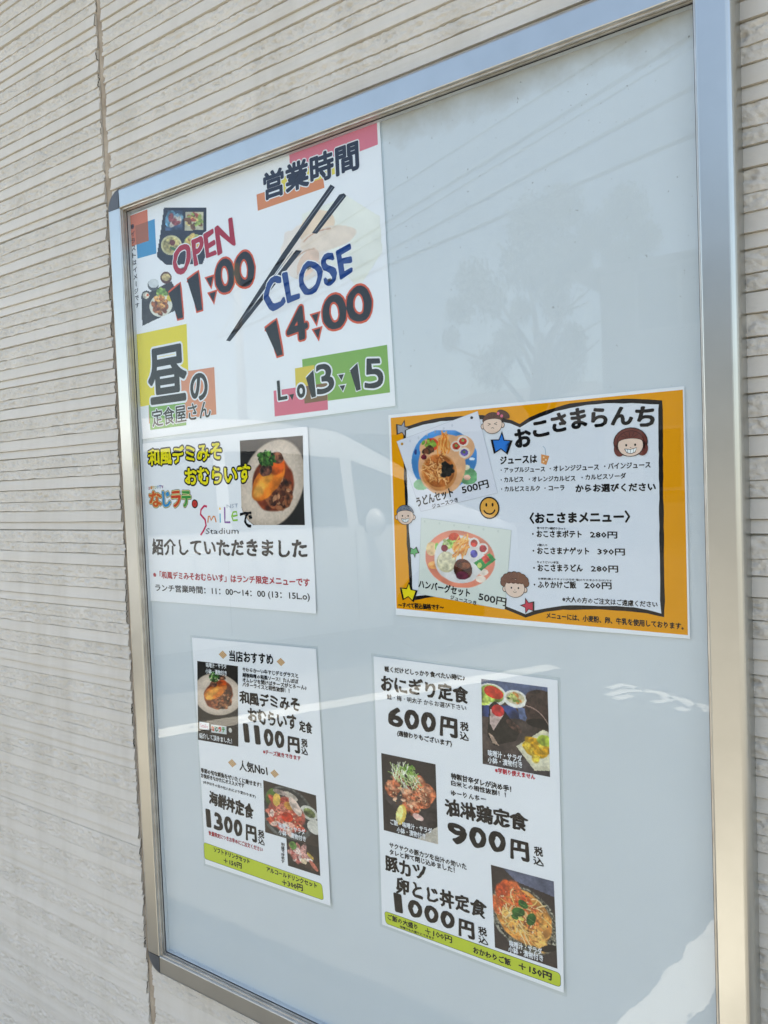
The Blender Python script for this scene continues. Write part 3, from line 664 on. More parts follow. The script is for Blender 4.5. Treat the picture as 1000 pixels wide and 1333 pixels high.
def tray(w=70, h=84, seed=33):
    p = Pic(w, h, (255, 255, 255), True, seed)
    p.put(p.G([(.02, .46), (.72, .18), (.99, .55), (.95, .66), (.04, .99)]), (50, 46, 46), .2, 8)
    p.put(p.E(.30, .25, .13, .13), (90, 92, 96), .1); p.put(p.E(.31, .22, .12, .10), (214, 218, 220), .05)
    p.put(p.E(.60, .12, .13, .13), (92, 50, 34), .2); p.put(p.E(.60, .11, .10, .08), (206, 184, 130), .3)
    p.put(p.E(.14, .45, .12, .12), (60, 58, 56), .2); p.put(p.E(.13, .44, .08, .07), (204, 196, 180), .3); p.put(p.E(.17, .43, .03, .03), (206, 100, 50), .2)
    p.put(p.E(.48, .62, .27, .24, -.4), (222, 220, 206), .05); p.scatter(14, (.50, .40, .10, .06), [(120, 160, 70), (160, 190, 90)], .04); p.put(p.E(.70, .48, .08, .08, 0, .3), (224, 200, 70), .2)
    p.scatter(34, (.46, .62, .18, .17), [(176, 96, 44), (206, 132, 70), (130, 64, 30), (224, 160, 90)], .045, .4)
    return p
def hand(w=110, h=96, seed=35):
    p = Pic(w, h, (255, 255, 255), True, seed)
    p.put(p.G([(.28, .18), (.70, .0), (.98, .20), (1, .55), (.80, .92), (.62, .70), (.30, .62)]), (240, 241, 232), .03, 5)
    p.put(p.E(.30, .55, .24, .24, 0, .2), (240, 228, 220), .04, 4); p.put(p.E(.42, .30, .18, .12, -.5, .2), (242, 216, 190), .08, 6); p.put(p.E(.52, .42, .26, .10, -.25, .1), (240, 222, 206), .04); p.put(p.E(.34, .66, .14, .08, -.9, .2), (238, 206, 186), .06)
    p.stroke((.30, .45), (.55, .32), .008, (214, 170, 144), .2); p.stroke((.22, .62), (.40, .52), .008, (220, 184, 160), .2)
    return p

def ZM(x0, y0, k): return lambda x, y: (x0+x/k, y0+y/k)
K = (16, 16, 18); WT = (238, 240, 244)

# ------------------------------------------------------------------ opening hours sheet
z = ZM(100, 140, 2.2727)
p1 = Poster('opening_hours_sheet', 'large white sheet with OPEN 11:00, CLOSE 14:00 and a pair of chopsticks', 'poster',
            (160.5, 288), (500.5, 149.5), (514, 528.3), (180.5, 568.5), (.418, .296), lam=.003,
            wave=lambda x, q: .0002+.0010*max(0, math.sin(x*9+1.2))*max(0, -q/.15) + .0004*(1+math.sin(q*24+x*6))*.5)
zc = ZM(100, 220, 6.25)
p1.poly([zc(480, 463), zc(638, 407), zc(652, 688), zc(498, 730)], (60, 150, 200))
p1.poly([zc(417, 390), zc(578, 330), zc(590, 585), zc(432, 635)], (222, 120, 84), .00012)
p1.poly([zc(480, 463), zc(582, 427), zc(590, 585), zc(490, 617)], (172, 100, 70), .00014)
for i, ch in enumerate('※イラストはイメージです'):
    t = i/11; cx = 457+(498-457)*t; cy = 470+(1110-470)*t
    if ch == 'ー': p1.poly([zc(cx-3, cy-20), zc(cx+3, cy-21), zc(cx+4, cy+20), zc(cx-2, cy+21)], K, .0003, 'lettering')
    else: p1.text(ch, zc(cx-15, cy+25), zc(cx+15, cy+18), 42/6.25, K, .02)
p1.poly([(377, 202), (491, 157.3), (492.4, 188.3), (379, 232)], (226, 120, 138))
p1.poly([z(533, 258), z(728, 192), z(734, 238), z(537, 306)], (226, 140, 92), .00012)
p1.poly([z(585, 215), z(765, 152), z(768, 196), z(589, 258)], (232, 214, 80), .00014)
p1.text('営業時間', z(556, 278), z(838, 183), 84/2.2727, (28, 34, 52), .036, [(WT, .035)])
for pic, c in ((bento(), ((235, 290), (385, 290), (385, 468), (235, 468))), (tray(), ((190, 484), (318, 484), (318, 648), (190, 648))), (hand(), ((583, 262), (905, 262), (905, 560), (583, 560)))):
    p1.photo([z(*q) for q in c], pic.c, pic.al, .00013, 'dish_print' if pic.w < 100 else 'hand_print')
p1.poly([z(443, 690), z(452, 690), z(626, 436), z(765, 236), z(752, 228), z(610, 432)], (30, 32, 40), .0002, 'chopstick_print')
p1.poly([z(446, 690), z(455, 692), z(668, 424), z(650, 422)], (40, 42, 52), .00022, 'chopstick_print')
p1.poly([z(697, 372), z(712, 374), z(799, 262), z(792, 254), z(778, 258)], (30, 32, 40), .0002, 'chopstick_print')
p1.line([z(660, 366), z(758, 236)], .0008, (120, 124, 134), .00024); p1.line([z(706, 368), z(792, 262)], .0008, (120, 124, 134), .00024); p1.line([z(470, 655), z(640, 426)], .0007, (110, 114, 124), .00025)
p1.text('OPEN', z(290, 503), z(472, 410), 84/2.2727, (176, 22, 52), .034, [(WT, .02)], jit=.05, shear=.06)
RD = (222, 84, 44)
def one(c, wd):
    q = [p1.L(z(*v)) for v in c]; p1.line(q, wd, RD, .0002, 'lettering_outline', local=True, closed=True); p1.poly(q, K, .0003, 'lettering', True)
one([(273, 550), (307, 521), (316, 622), (300, 626), (290, 556)], .0050); one([(328, 511), (361, 486), (373, 598), (357, 603), (346, 520)], .0050)
p1.text('00', z(416, 558), z(531, 522), 104/2.2727, K, .034, [(RD, .035)], jit=.02)
for c in ((396, 515), (404, 560)):
    p1.poly([z(c[0]-17, c[1]-12), z(c[0]+14, c[1]-22), z(c[0]+4, c[1]+24)], RD, .00025); p1.poly([z(c[0]-11, c[1]-9), z(c[0]+9, c[1]-16), z(c[0]+2, c[1]+16)], K, .0003)
p1.text('CLOSE', z(562, 610), z(823, 494), 92/2.2727, (22, 66, 134), .034, [(WT, .02)], jit=.05, shear=.06)
one([(558, 655), (592, 628), (611, 731), (595, 736), (577, 663)], .0050)
p1.text('4', z(628, 704), z(690, 684), 104/2.2727, K, .030, [(RD, .035)], jit=.03)
p1.text('00', z(736, 668), z(880, 622), 106/2.2727, K, .034, [(RD, .035)], jit=.02)
for c in ((708, 624), (714, 668)):
    p1.poly([z(c[0]-18, c[1]-12), z(c[0]+15, c[1]-22), z(c[0]+4, c[1]+25)], RD, .00025); p1.poly([z(c[0]-11, c[1]-9), z(c[0]+9, c[1]-16), z(c[0]+2, c[1]+16)], K, .0003)
p1.poly([z(175, 672), z(326, 640), z(334, 860), z(190, 885)], (236, 216, 44))
p1.poly([z(322, 781), z(408, 768), z(415, 908), z(215, 935), z(214, 885), z(328, 866)], (228, 150, 116), .00012)
p1.poly([z(214, 880), z(320, 862), z(326, 940), z(219, 954)], (122, 176, 86), .00014)
p1.text('昼', z(216, 882), z(332, 866), 166/2.2727, (30, 28, 28), .026, [(WT, .03)])
p1.text('の', z(340, 872), z(392, 863), 82/2.2727, (30, 28, 28), .03, [(WT, .04)])
p1.text('定食屋さん', z(226, 946), z(400, 918), 52/2.2727, (40, 38, 36), .016, [(WT, .045)])
p1.poly([z(668, 745), z(919, 702), z(928, 843), z(676, 877)], (126, 176, 76))
p1.poly([z(647, 772), z(704, 762), z(706, 835), z(650, 845)], (226, 200, 70), .00012)
p1.poly([z(584, 838), z(742, 815), z(745, 894), z(588, 914)], (226, 108, 132), .00014)
p1.poly([z(672, 826), z(742, 815), z(743, 866), z(676, 876)], (128, 92, 56), .00016)
p1.text('L', z(598, 868), z(626, 863), 60/2.2727, K, .02, [(WT, .05)])
p1.poly([z(630, 850), z(645, 847), z(640, 866)], K, .0003)
p1.text('o', z(655, 862), z(680, 857), 42/2.2727, K, .03, [(WT, .06)])
p1.text('3', z(716, 852), z(767, 838), 88/2.2727, K, .018, [(WT, .04)], jit=.03)
def onew(c):
    q = [p1.L(z(*v)) for v in c]; p1.line(q, .0026, WT, .0002, 'lettering_outline', local=True, closed=True); p1.poly(q, K, .0003, 'lettering', True)
onew([(680, 800), (702, 776), (710, 855), (697, 859), (691, 802)]); onew([(810, 778), (832, 756), (842, 834), (829, 839), (821, 785)])
for c in ((784, 798), (788, 830)): p1.poly([z(c[0]-13, c[1]-9), z(c[0]+12, c[1]-13), z(c[0]+2, c[1]+14)], WT, .00025); p1.poly([z(c[0]-9, c[1]-7), z(c[0]+8, c[1]-9), z(c[0]+1, c[1]+10)], K, .0003)
p1.text('5', z(856, 834), z(910, 826), 88/2.2727, K, .018, [(WT, .04)], jit=.03)

# ------------------------------------------------------------------ omelette rice notice
z = ZM(150, 540, 3.3333)
p2 = Poster('omelette_rice_notice', 'white sheet with yellow title lettering and one omelette rice photo on a plate', 'poster',
            (184, 584), (402.5, 560.5), (413.6, 793), (191.5, 775.5), (.296, .212),
            wave=lambda x, q: .0003+.0030*max(0, (x-.09)/.06)**1.3*(.55+.45*math.sin(q*42+.6)) + .0005*(1+math.sin(x*30))*.5)
op = omurice(); al = np.ones((op.h, op.w)); 
pm = Pic(op.w, op.h, (0, 0, 0), False, 3); inpl = pm.E(.50, .53, .60, .47, -.9)
al[(inpl < .5) & (pm.y > .36) & (pm.x < .5)] = 0
p2.photo([z(543, 112), z(816, 90), z(827, 478), z(552, 478)], op.c, al)
YL = (244, 228, 30)
p2.text('和風デミみそ', z(148, 224), z(466, 196), 76/3.3333, YL, .034, [(K, .075)], jit=.05)
p2.text('おむらいす', z(308, 305), z(594, 292), 74/3.3333, YL, .036, [(K, .075)], jit=.05)
for i, (ch, c) in enumerate(zip('土曜ランチTV', ((200, 60, 50), (230, 150, 40), (220, 190, 40), (90, 160, 60), (60, 140, 180), (60, 80, 170), (150, 60, 140)))):
    x0 = 147+i*9.4; p2.text(ch, z(x0, 325-i*.9), z(x0+8.4, 324-i*.9), 14/3.3333, c, .02)
for ch, x0, x1, c in (('な', 152, 206, (218, 96, 44)), ('じ', 210, 245, (40, 140, 200)), ('ラ', 248, 290, (212, 70, 40)), ('テ', 292, 334, (60, 150, 70)), ('。', 338, 360, (210, 60, 50))):
    p2.text(ch, z(x0, 402), z(x1, 400), (30 if ch == '。' else 72)/3.3333, c, .045, [((240, 232, 160), .022), (K, .05)] if ch != '。' else [(K, .05)], jit=.02)
p2.line([z(400, 398), z(388, 395), z(374, 412), z(372, 432), z(392, 455), z(396, 480), z(384, 505), z(372, 522)], .0028, (214, 44, 92), name='printed_logo', jit=.1)
p2.line([z(404, 468), z(406, 440), z(412, 440), z(418, 458), z(428, 440), z(434, 442), z(440, 466)], .0020, (226, 130, 50), name='printed_logo')
p2.line([z(458, 468), z(457, 428)], .0022, (40, 170, 200), name='printed_logo'); p2.line([z(456, 412), z(457, 402)], .0028, (240, 190, 60), name='printed_logo')
p2.line([z(477, 400), z(478, 466), z(502, 466)], .0026, (120, 60, 150), name='printed_logo')
p2.line([z(512, 440), z(532, 436), z(528, 420), z(514, 422), z(508, 440), z(514, 458), z(534, 456)], .0022, (140, 200, 50), name='printed_logo')
p2.text('NST', z(487, 405), z(537, 401), 16/3.3333, (170, 180, 196), -.01)
p2.text('Stadium', z(395, 518), z(538, 516), 26/3.3333, (60, 60, 66), -.012, shear=.12)
p2.text('で', z(546, 492), z(603, 488), 70/3.3333, K, .025, jit=.05)
p2.text('紹介していただきました', z(163, 608), z(835, 622), 72/3.3333, K, .034, jit=.05)
p2.text('※「和風デミみそおむらいす」はランチ限定メニューです', z(168, 708), z(848, 746), 32/3.3333, (186, 44, 58), .03, jit=.04)
p2.text('ランチ営業時間：11：00〜14：00 (13：15L.o)', z(178, 769), z(849, 811), 36/3.3333, K, .018)

# ------------------------------------------------------------------ recommended set meals sheet
z = ZM(230, 830, 3.7045)
p3 = Poster('recommended_meals_sheet', 'laminated white menu with prices 1100円 and 1300円 above a lime green strip', 'poster',
            (257.2, 838), (412, 845.8), (427, 1175), (266, 1115), (.210, .297), lam=.003,
            wave=lambda x, q: .0003+.0035*max(0, (-q-.02)/.13)**1.6 + .0006*(1+math.sin(x*26+1))*.5)
def diamond(p, c, r):
    a = p.L(c); r_ = (p.L((c[0]+r, c[1]))-a).length*1.0; rr = (p.L((c[0], c[1]-r))-a).length
    p.poly([(a.x-r_, a.y), (a.x, a.y+rr), (a.x+r_, a.y), (a.x, a.y-rr)], (206, 160, 112), local=True, name='printed_diamond')
    for k in (-.5, 0, .5): p.line([(a.x-r_*(.5-k/2)+0*r_, a.y+rr*(.5+k/2)-rr*0), (a.x+r_*(.5+k/2), a.y-rr*(.5-k/2))], .0004, (236, 214, 180), .00015, local=True)
p3.text('当店おすすめ', z(258, 114), z(470, 132), 54/3.7045, K, .028, jit=.04)
for c in ((225, 82), (505, 117), (270, 605), (475, 655)): diamond(p3, z(*c), 5.4)
op = omurice(72, 120, 4, False); p3.photo([z(101, 112), z(298, 137), z(299, 410), z(104, 400)], op.c)
p3.poly([z(104, 398), z(299, 408), z(300, 525), z(105, 492)], (34, 31, 32), .00012, 'printed_panel')
p3.poly([z(112, 404), z(158, 412), z(159, 446), z(112, 438)], (226, 230, 236), .00014); p3.poly([z(168, 418), z(242, 428), z(243, 466), z(169, 456)], (210, 214, 216), .00014)
p3.text('Smile', z(117, 432), z(154, 438), 20/3.7045, (206, 90, 130), -.005)
for i, (ch, c) in enumerate(zip('なじラテ', ((218, 96, 44), (40, 110, 60), (212, 70, 40), (60, 150, 70)))): p3.text(ch, z(171+i*17, 450+i*2.4), z(186+i*17, 452+i*2.4), 26/3.7045, c, .05)
p3.poly(p3.ell(p3.L(z(261, 446)), .0030, .0030), (210, 206, 200), .00014, local=True)
p3.text('味噌汁・サラダ', z(145, 143), z(245, 152), 24/3.7045, WT, .02); p3.text('小鉢・漬物付き', z(143, 172), z(245, 184), 24/3.7045, WT, .02)
p3.text('紹介して頂きました！', z(113, 484), z(270, 512), 26/3.7045, WT, .02, jit=.04)
for t, a, b, h in (('やわらかーい牛すじデミグラスと', (321, 163), (590, 196), 23), ('越後味噌の和風ソース！たんぽぽ', (321, 190), (591, 224), 23), ('オムレツを開けばチーズがとろーん♪', (321, 214), (630, 254), 23), ('バターライスと相性抜群！！', (321, 236), (548, 268), 23)):
    p3.text(t, z(*a), z(*b), h/3.7045, K, .036, jit=.04)
p3.text('和風デミみそ', z(308, 318), z(598, 360), 66/3.7045, K, .040, jit=.07); p3.text('おむらいす', z(350, 403), z(585, 446), 68/3.7045, K, .040, jit=.07); p3.text('定食', z(594, 450), z(657, 464), 54/3.7045, K, .03, jit=.05)
def price(p, z, k, num, a, b, h, yen, y0, y1, yh, tax):
    n_ = len(num)
    for i_, ch_ in enumerate(num):
        f0 = (i_+(.20 if ch_ == '1' else .04))/n_; f1 = (i_+(.70 if ch_ == '1' else .96))/n_
        q0 = (a[0]+(b[0]-a[0])*f0, a[1]+(b[1]-a[1])*f0); q1 = (a[0]+(b[0]-a[0])*f1, a[1]+(b[1]-a[1])*f1)
        p.text(ch_, z(*q0), z(*q1), h/k, K, .052 if ch_ == '1' else .048, jit=.05)
    p.text('円', z(*y0), z(*y1), yh/k, K, .045, jit=.05)
    for ch, q0, q1, qh in tax: p.text(ch, z(*q0), z(*q1), qh/k, K, .03, jit=.05)
price(p3, z, 3.7045, '1100', (318, 502), (528, 540), 88, '円', (540, 548), (597, 560), 76, (('税', (605, 524), (634, 530), 40), ('込', (605, 560), (635, 566), 36)))
p3.text('※チーズ抜きできます', z(420, 560), z(603, 594), 24/3.7045, (176, 34, 52), .03, jit=.04)
p3.text('人気No1', z(306, 640), z(443, 668), 52/3.7045, K, .025, jit=.05)
for t, a, b, h in (('季節の旬な鮮魚をぜいたくに乗せます！', (120, 650), (412, 724), 24), ('お魚好きなかたにオススメです', (120, 674), (330, 726), 22), ('(ネタはその日の仕入れにより変わります)', (130, 704), (386, 776), 17)):
    p3.text(t, z(*a), z(*b), h/3.7045, K, .036, jit=.04)
p3.text('海鮮丼定食', z(160, 803), z(376, 880), 70/3.7045, K, .040, jit=.07)
price(p3, z, 3.7045, '1300', (138, 908), (326, 966), 84, '円', (340, 972), (392, 988), 76, (('税', (399, 960), (428, 968), 38), ('込', (399, 990), (430, 999), 32)))
p3.text('数量限定につきお早めにご注文ください', z(160, 950), z(422, 1032), 22/3.7045, (176, 34, 52), .03, jit=.04)
p3.photo([z(420, 686), z(674, 760), z(690, 1012), z(431, 936)], seafood().c)
p3.photo([z(533, 964), z(690, 1010), z(698, 1146), z(543, 1096)], sashimi().c, None, .00014)
p3.text('味噌汁・サラダ', z(497, 916), z(624, 952), 28/3.7045, WT, .02); p3.text('小鉢・漬物付き', z(498, 946), z(628, 984), 26/3.7045, WT, .02)
for i, ch in enumerate('別盛できます'): p3.text(ch, z(509-i*.6+(i*1.0), 1000+i*16.5), z(526+i*.4, 1004+i*16.5), 15/3.7045, K, .03)
def rrect(p, c, r=.004, n=5):
    q = [p.L(v) for v in c]; out = []
    for i in range(4):
        a, b, d = q[i-1], q[i], q[(i+1) % 4]; u = (a-b).normalized(); v = (d-b).normalized()
        s0, s1 = b+u*r, b+v*r
        for k in range(n+1): t = k/n; out.append(s0*(1-t)**2 + b*2*t*(1-t) + s1*t*t)
    return out
def strip_(p, c):
    q = rrect(p, c); p.poly(q, (198, 210, 60), local=True, name='green_strip'); p.line(q, .0005, (70, 84, 40), .00013, local=True, closed=True)
strip_(p3, [z(136, 984), z(706, 1184), z(716, 1262), z(141, 1062)])
p3.text('ソフトドリンクセット', z(186, 1030), z(360, 1090), 24/3.7045, K, .036, jit=.04); p3.text('＋150円', z(234, 1083), z(322, 1112), 26/3.7045, K, .035, jit=.05)
p3.text('アルコールドリンクセット', z(441, 1124), z(684, 1206), 24/3.7045, K, .036, jit=.04); p3.text('＋300円', z(516, 1188), z(617, 1220), 30/3.7045, K, .035, jit=.05)

# ------------------------------------------------------------------ set meals sheet
z = ZM(480, 840, 3.5714); y5 = ZM(480, 1070, 3.5714); k = 3.5714
p4 = Poster('set_meals_sheet', 'laminated white menu with prices 600円, 900円 and 1000円 and three dish photos', 'poster',
            (486, 855.5), (723, 887), (739.5, 1290), (498.5, 1201), (.210, .297), lam=.003,
            wave=lambda x, q: .0003+.0040*max(0, (-q-.03)/.12)**1.6*(.7+.3*math.sin(x*18)) + .0005*(1+math.sin(x*22+2))*.5)
p4.text('軽くだけどしっかり食べたい時に♪', z(76, 122), z(450, 166), 27/k, K, .036, jit=.04)
p4.text('おにぎり定食', z(60, 208), z(470, 274), 76/k, K, .038, jit=.07)
p4.text('鮭・梅・明太子 からお選び下さい', z(88, 250), z(457, 305), 25/k, K, .015, jit=.03)
price(p4, z, k, '600', (88, 378), (322, 412), 98, '円', (334, 416), (414, 434), 92, (('税', (428, 394), (467, 401), 42), ('込', (427, 436), (467, 443), 38)))
p4.text('(週替わりもございます)', z(134, 424), z(390, 475), 32/k, K, .036, jit=.04)
p4.photo([z(525, 155), z(833, 195), z(845, 612), z(532, 550)], onigiri().c)
p4.text('味噌汁・サラダ', z(557, 514), z(715, 544), 32/k, WT, .02); p4.text('小鉢・漬物付き', z(557, 546), z(717, 571), 30/k, WT, .02)
p4.text('※学割り使えません', z(590, 592), z(778, 626), 27/k, (202, 36, 56), .035, jit=.04)
p4.photo([z(60, 500), z(313, 552), z(325, 924), z(72, 858)], karaage().c)
p4.text('ご飯・味噌汁・サラダ', y5(104, 10), y5(298, 55), 26/k, WT, .02); p4.text('小鉢・漬物付き', y5(134, 48), y5(268, 80), 27/k, WT, .02)
p4.text('特製甘辛ダレが決め手！', z(385, 620), z(665, 684), 30/k, K, .036, jit=.04); p4.text('白米との相性抜群！！', z(386, 650), z(640, 708), 26/k, K, .036, jit=.04)
p4.text('ゆーりんちー', z(386, 698), z(549, 730), 27/k, K, .030, jit=.04)
p4.text('油淋鶏定食', z(358, 788), z(745, 870), 80/k, K, .038, jit=.07)
price(p4, y5, k, '900', (378, 96), (648, 152), 102, '円', (662, 166), (748, 188), 92, (('税', (772, 154), (813, 163), 44), ('込', (768, 195), (815, 205), 38)))
p4.text('サクサクの豚カツを出汁の効いた', y5(99, 118), y5(458, 222), 27/k, K, .030, jit=.04); p4.text('タレと卵て閉じ込めました！', y5(100, 150), y5(403, 236), 27/k, K, .030, jit=.04)
p4.text('豚カツ', y5(80, 226), y5(270, 276), 74/k, K, .038, jit=.07)
p4.text('卵とじ丼定食', y5(134, 328), y5(555, 450), 78/k, K, .038, jit=.07)
price(p4, y5, k, '1000', (108, 408), (410, 506), 84, '円', (424, 522), (497, 546), 80, (('税', (516, 520), (556, 530), 40), ('込', (516, 555), (560, 568), 34)))
p4.photo([y5(570, 197), y5(862, 275), y5(882, 677), y5(592, 578)], katsudon().c)
p4.text('味噌汁・サラダ', y5(660, 574), y5(812, 615), 30/k, WT, .02); p4.text('小鉢・漬物付き', y5(656, 600), y5(817, 645), 30/k, WT, .02)
strip_(p4, [y5(77, 411), y5(896, 698), y5(898, 762), y5(83, 468)])
p4.text('ご飯の大盛り', y5(93, 450), y5(233, 501), 27/k, K, .03, jit=.04); p4.text('＋100円', y5(266, 515), y5(393, 560), 30/k, K, .025, jit=.05)
p4.text('味噌汁も大盛りにできます', y5(150, 488), y5(310, 545), 12/k, K, .03)
p4.text('おかわりご飯', y5(492, 604), y5(668, 665), 32/k, K, .035, jit=.04); p4.text('＋150円', y5(702, 676), y5(857, 733), 34/k, K, .04, jit=.05)

# ------------------------------------------------------------------ children's lunch sheet
z6 = ZM(490, 490, 3.9227); z = ZM(630, 490, 3.5714); k = 3.5714
p5 = Poster('childrens_lunch_sheet', 'orange bordered landscape menu for children with faces and stars, at middle right of the board', 'poster',
            (504, 543.5), (895.5, 502), (903.5, 832), (512.4, 797), (.297, .210),
            wave=lambda x, q: .0003+.0022*max(0, (-q-.01)/.09)**1.5*(.6+.4*math.cos(x*16)) + .0004*(1+math.sin(x*24+2))*.5)
OR = (240, 158, 12)
p5.poly([z6(75, 212), z(926, 62), z(950, 1202), z6(106, 1184)], OR, .00008, 'orange_border')
book = [z6(146, 268), z6(240, 238), z6(330, 220), z6(430, 212), z6(540, 208), z6(620, 218), z6(690, 232), z6(735, 252),
        z(215, 200), z(260, 180), z(330, 155), z(400, 137), z(480, 125), z(570, 117), z(690, 114), z(822, 121), z(824, 400), z(828, 800), z(833, 1110), z(760, 1092), z(700, 1083), z(620, 1077), z(540, 1074), z(460, 1073), z(370, 1074), z(290, 1085), z(240, 1096), z(198, 1112),
        z(150, 1092), z(100, 1072), z6(640, 1165), z6(560, 1140), z6(470, 1120), z6(390, 1113), z6(300, 1116), z6(200, 1132), z6(182, 1130), z6(176, 1000), z6(166, 860), z6(158, 700), z6(150, 500), z6(147, 380)]
p5.poly(book, (226, 230, 238), .00012, 'white_page')
p5.line(book, .0036, K, .00016, 'book_outline', closed=True, jit=.18)
for ch, a, b, h in (('お', (150, 338), (228, 325), 92), ('こ', (235, 290), (310, 276), 78), ('さ', (322, 268), (396, 252), 94), ('ま', (410, 250), (484, 238), 98), ('ら', (502, 240), (580, 232), 92), ('ん', (592, 233), (696, 225), 90), ('ち', (703, 236), (797, 234), 96)):
    p5.text(ch, z(*a), z(*b), h/k, K, .045, jit=.02, off=.0004)
p5.text('ジュースは', z(78, 410), z(250, 402), 38/k, K, .035)
p5.poly([z(268, 362), z(306, 370), z(292, 412), z(268, 404)], (224, 150, 90), .0002, 'drink_print'); p5.line([z(290, 366), z(286, 334), z(276, 324)], .0006, (150, 180, 200), .0002)
for c in ((280, 376), (290, 388), (279, 396)): a = p5.L(z(*c)); p5.poly(p5.ell(a, .0008, .0008, 0, 8), (244, 220, 190), .00024, local=True)
for t, a, b, h in (('・アップルジュース', (80, 449), (287, 444), 26), ('・オレンジジュース', (307, 442), (537, 435), 27), ('・パインジュース', (560, 432), (777, 425), 29), ('・カルピス', (80, 493), (187, 490), 25), ('・オレンジカルピス', (210, 490), (428, 486), 25), ('・カルピスソーダ', (455, 483), (663, 475), 27), ('・カルピスミルク', (82, 536), (263, 533), 25), ('・コーラ', (283, 532), (377, 530), 24)):
    p5.text(t, z(*a), z(*b), h/k, K, .028)
p5.text('からお選びください', z(428, 540), z(802, 533), 38/k, K, .04)
p5.text('〈おこさまメニュー〉', z(215, 686), z(683, 680), 54/k, K, .045)
for s1, sx, s2, t, bx, price_, px0, px1, yy in (('食べやすい細切りカット', 248, 383, '・おこさまポテト', 457, '280円', 495, 622, 748), ('6個入り', 250, 298, '・おこさまナゲット', 492, '390円', 530, 658, 827), ('ちょうどいい半玉', 250, 350, '・おこさまうどん', 463, '280円', 500, 627, 906), ('お茶碗1膳よりちょい少なめ 塩(のりたまふりかけ)です', 255, 598, '・ふりかけご飯', 433, '200円', 470, 597, 984)):
    p5.text(s1, z(sx, yy-38), z(s2, yy-38+(s2-sx)*.03), 12/k, K, .03); p5.text(t, z(226+(yy-748)*.04, yy), z(bx, yy+2), 34/k, K, .035); p5.text(price_, z(px0, yy+3), z(px1, yy+6), 32/k, K, .03)
p5.text('※大人の方のご注文はご遠慮ください', z(368, 1048), z(810, 1075), 28/k, K, .025)
p5.text('メニューには、小麦粉、卵、牛乳を使用しております。', z(295, 1124), z(931, 1178), 30/k, K, .03)
p5.text('〜すべて税込価格です〜', z6(115, 1181), z6(350, 1195), 30/3.9227, K, .04)
def star(p, c, r, rgb, rot=0.0, off=.0006):
    a = p.L(c); R_ = (p.L((c[0], c[1]-r))-a).length
    def pts(R0): return [(a.x+R0*(1 if i % 2 == 0 else .42)*math.sin(rot+i*math.pi/5), a.y+R0*(1 if i % 2 == 0 else .42)*math.cos(rot+i*math.pi/5)) for i in range(10)]
    p.poly(pts(R_*1.12), K, off, 'printed_star', True); p.poly(pts(R_*.86), rgb, off+.00005, 'printed_star', True)
star(p5, z6(137, 268), 11, (156, 158, 166), .3); star(p5, z6(641, 345), 15, (28, 122, 214), .1); star(p5, z6(196, 895), 7.2, (90, 176, 110), .5); star(p5, z6(168, 1102), 13, (244, 222, 40), .1); star(p5, z6(778, 1170), 10, (206, 56, 80), -.3)
def card(c, wave_c, rgb):
    p5.poly(c, rgb, .00042, 'printed_card'); q = c
    p5.poly([(a[0]+1.2, a[1]+1.6) for a in c], (196, 200, 210), .00030, 'card_shadow_print') if False else None
card([z6(107, 332), z6(520, 178), z6(622, 595), z6(230, 690)], 0, (224, 226, 236)); card([z6(232, 722), z6(692, 785), z6(660, 1188), z6(218, 1108)], 0, (220, 226, 218))
p5.line([z6(107, 332), z6(520, 178), z6(622, 595), z6(230, 690)], .0004, (190, 194, 204), .00046, closed=True); p5.line([z6(232, 722), z6(692, 785), z6(660, 1188), z6(218, 1108)], .0004, (196, 204, 196), .00046, closed=True)
for c, rgb in ((z6(134, 345), (190, 140, 50)), (z6(490, 211), (40, 40, 44))): p5.poly(p5.ell(p5.L(c), .0017, .0014, 0, 12), rgb, .0005, local=True, name='punch_hole')
for i in range(6):
    a = (175+i*43, 330-i*16); p5.poly(p5.ell(p5.L(z6(*a)), .0012, .0016, 0, 8), (206, 210, 222), .0005, local=True, name='printed_dot'); p5.poly(p5.ell(p5.L(z6(250+i*75, 740+i*10)), .0012, .0013, 0, 8), (206, 214, 206), .0005, local=True, name='printed_dot')
for pic, c in ((plate_blue(), ((178, 275), (516, 275), (516, 600), (178, 600))), (plate_pink(), ((254, 780), (616, 790), (612, 1082), (254, 1072)))):
    p5.photo([z6(*q) for q in c], pic.c, pic.al, .00050, 'dish_print')
p5.text('うどんセット', z6(213, 668), z6(400, 614), 50/3.9227, K, .03, off=.0006); p5.text('500円', z6(444, 602), z6(580, 567), 42/3.9227, K, .025, off=.0006); p5.text('ジュースつき', z6(290, 676), z6(422, 640), 23/3.9227, K, .025, off=.0006)
p5.text('ハンバーグセット', z6(218, 1078), z6(482, 1128), 44/3.9227, K, .03, off=.0006); p5.text('500円', z6(525, 1142), z6(667, 1174), 42/3.9227, K, .025, off=.0006); p5.text('ジュースつき', z6(382, 1136), z6(515, 1168), 22/3.9227, K, .025, off=.0006)
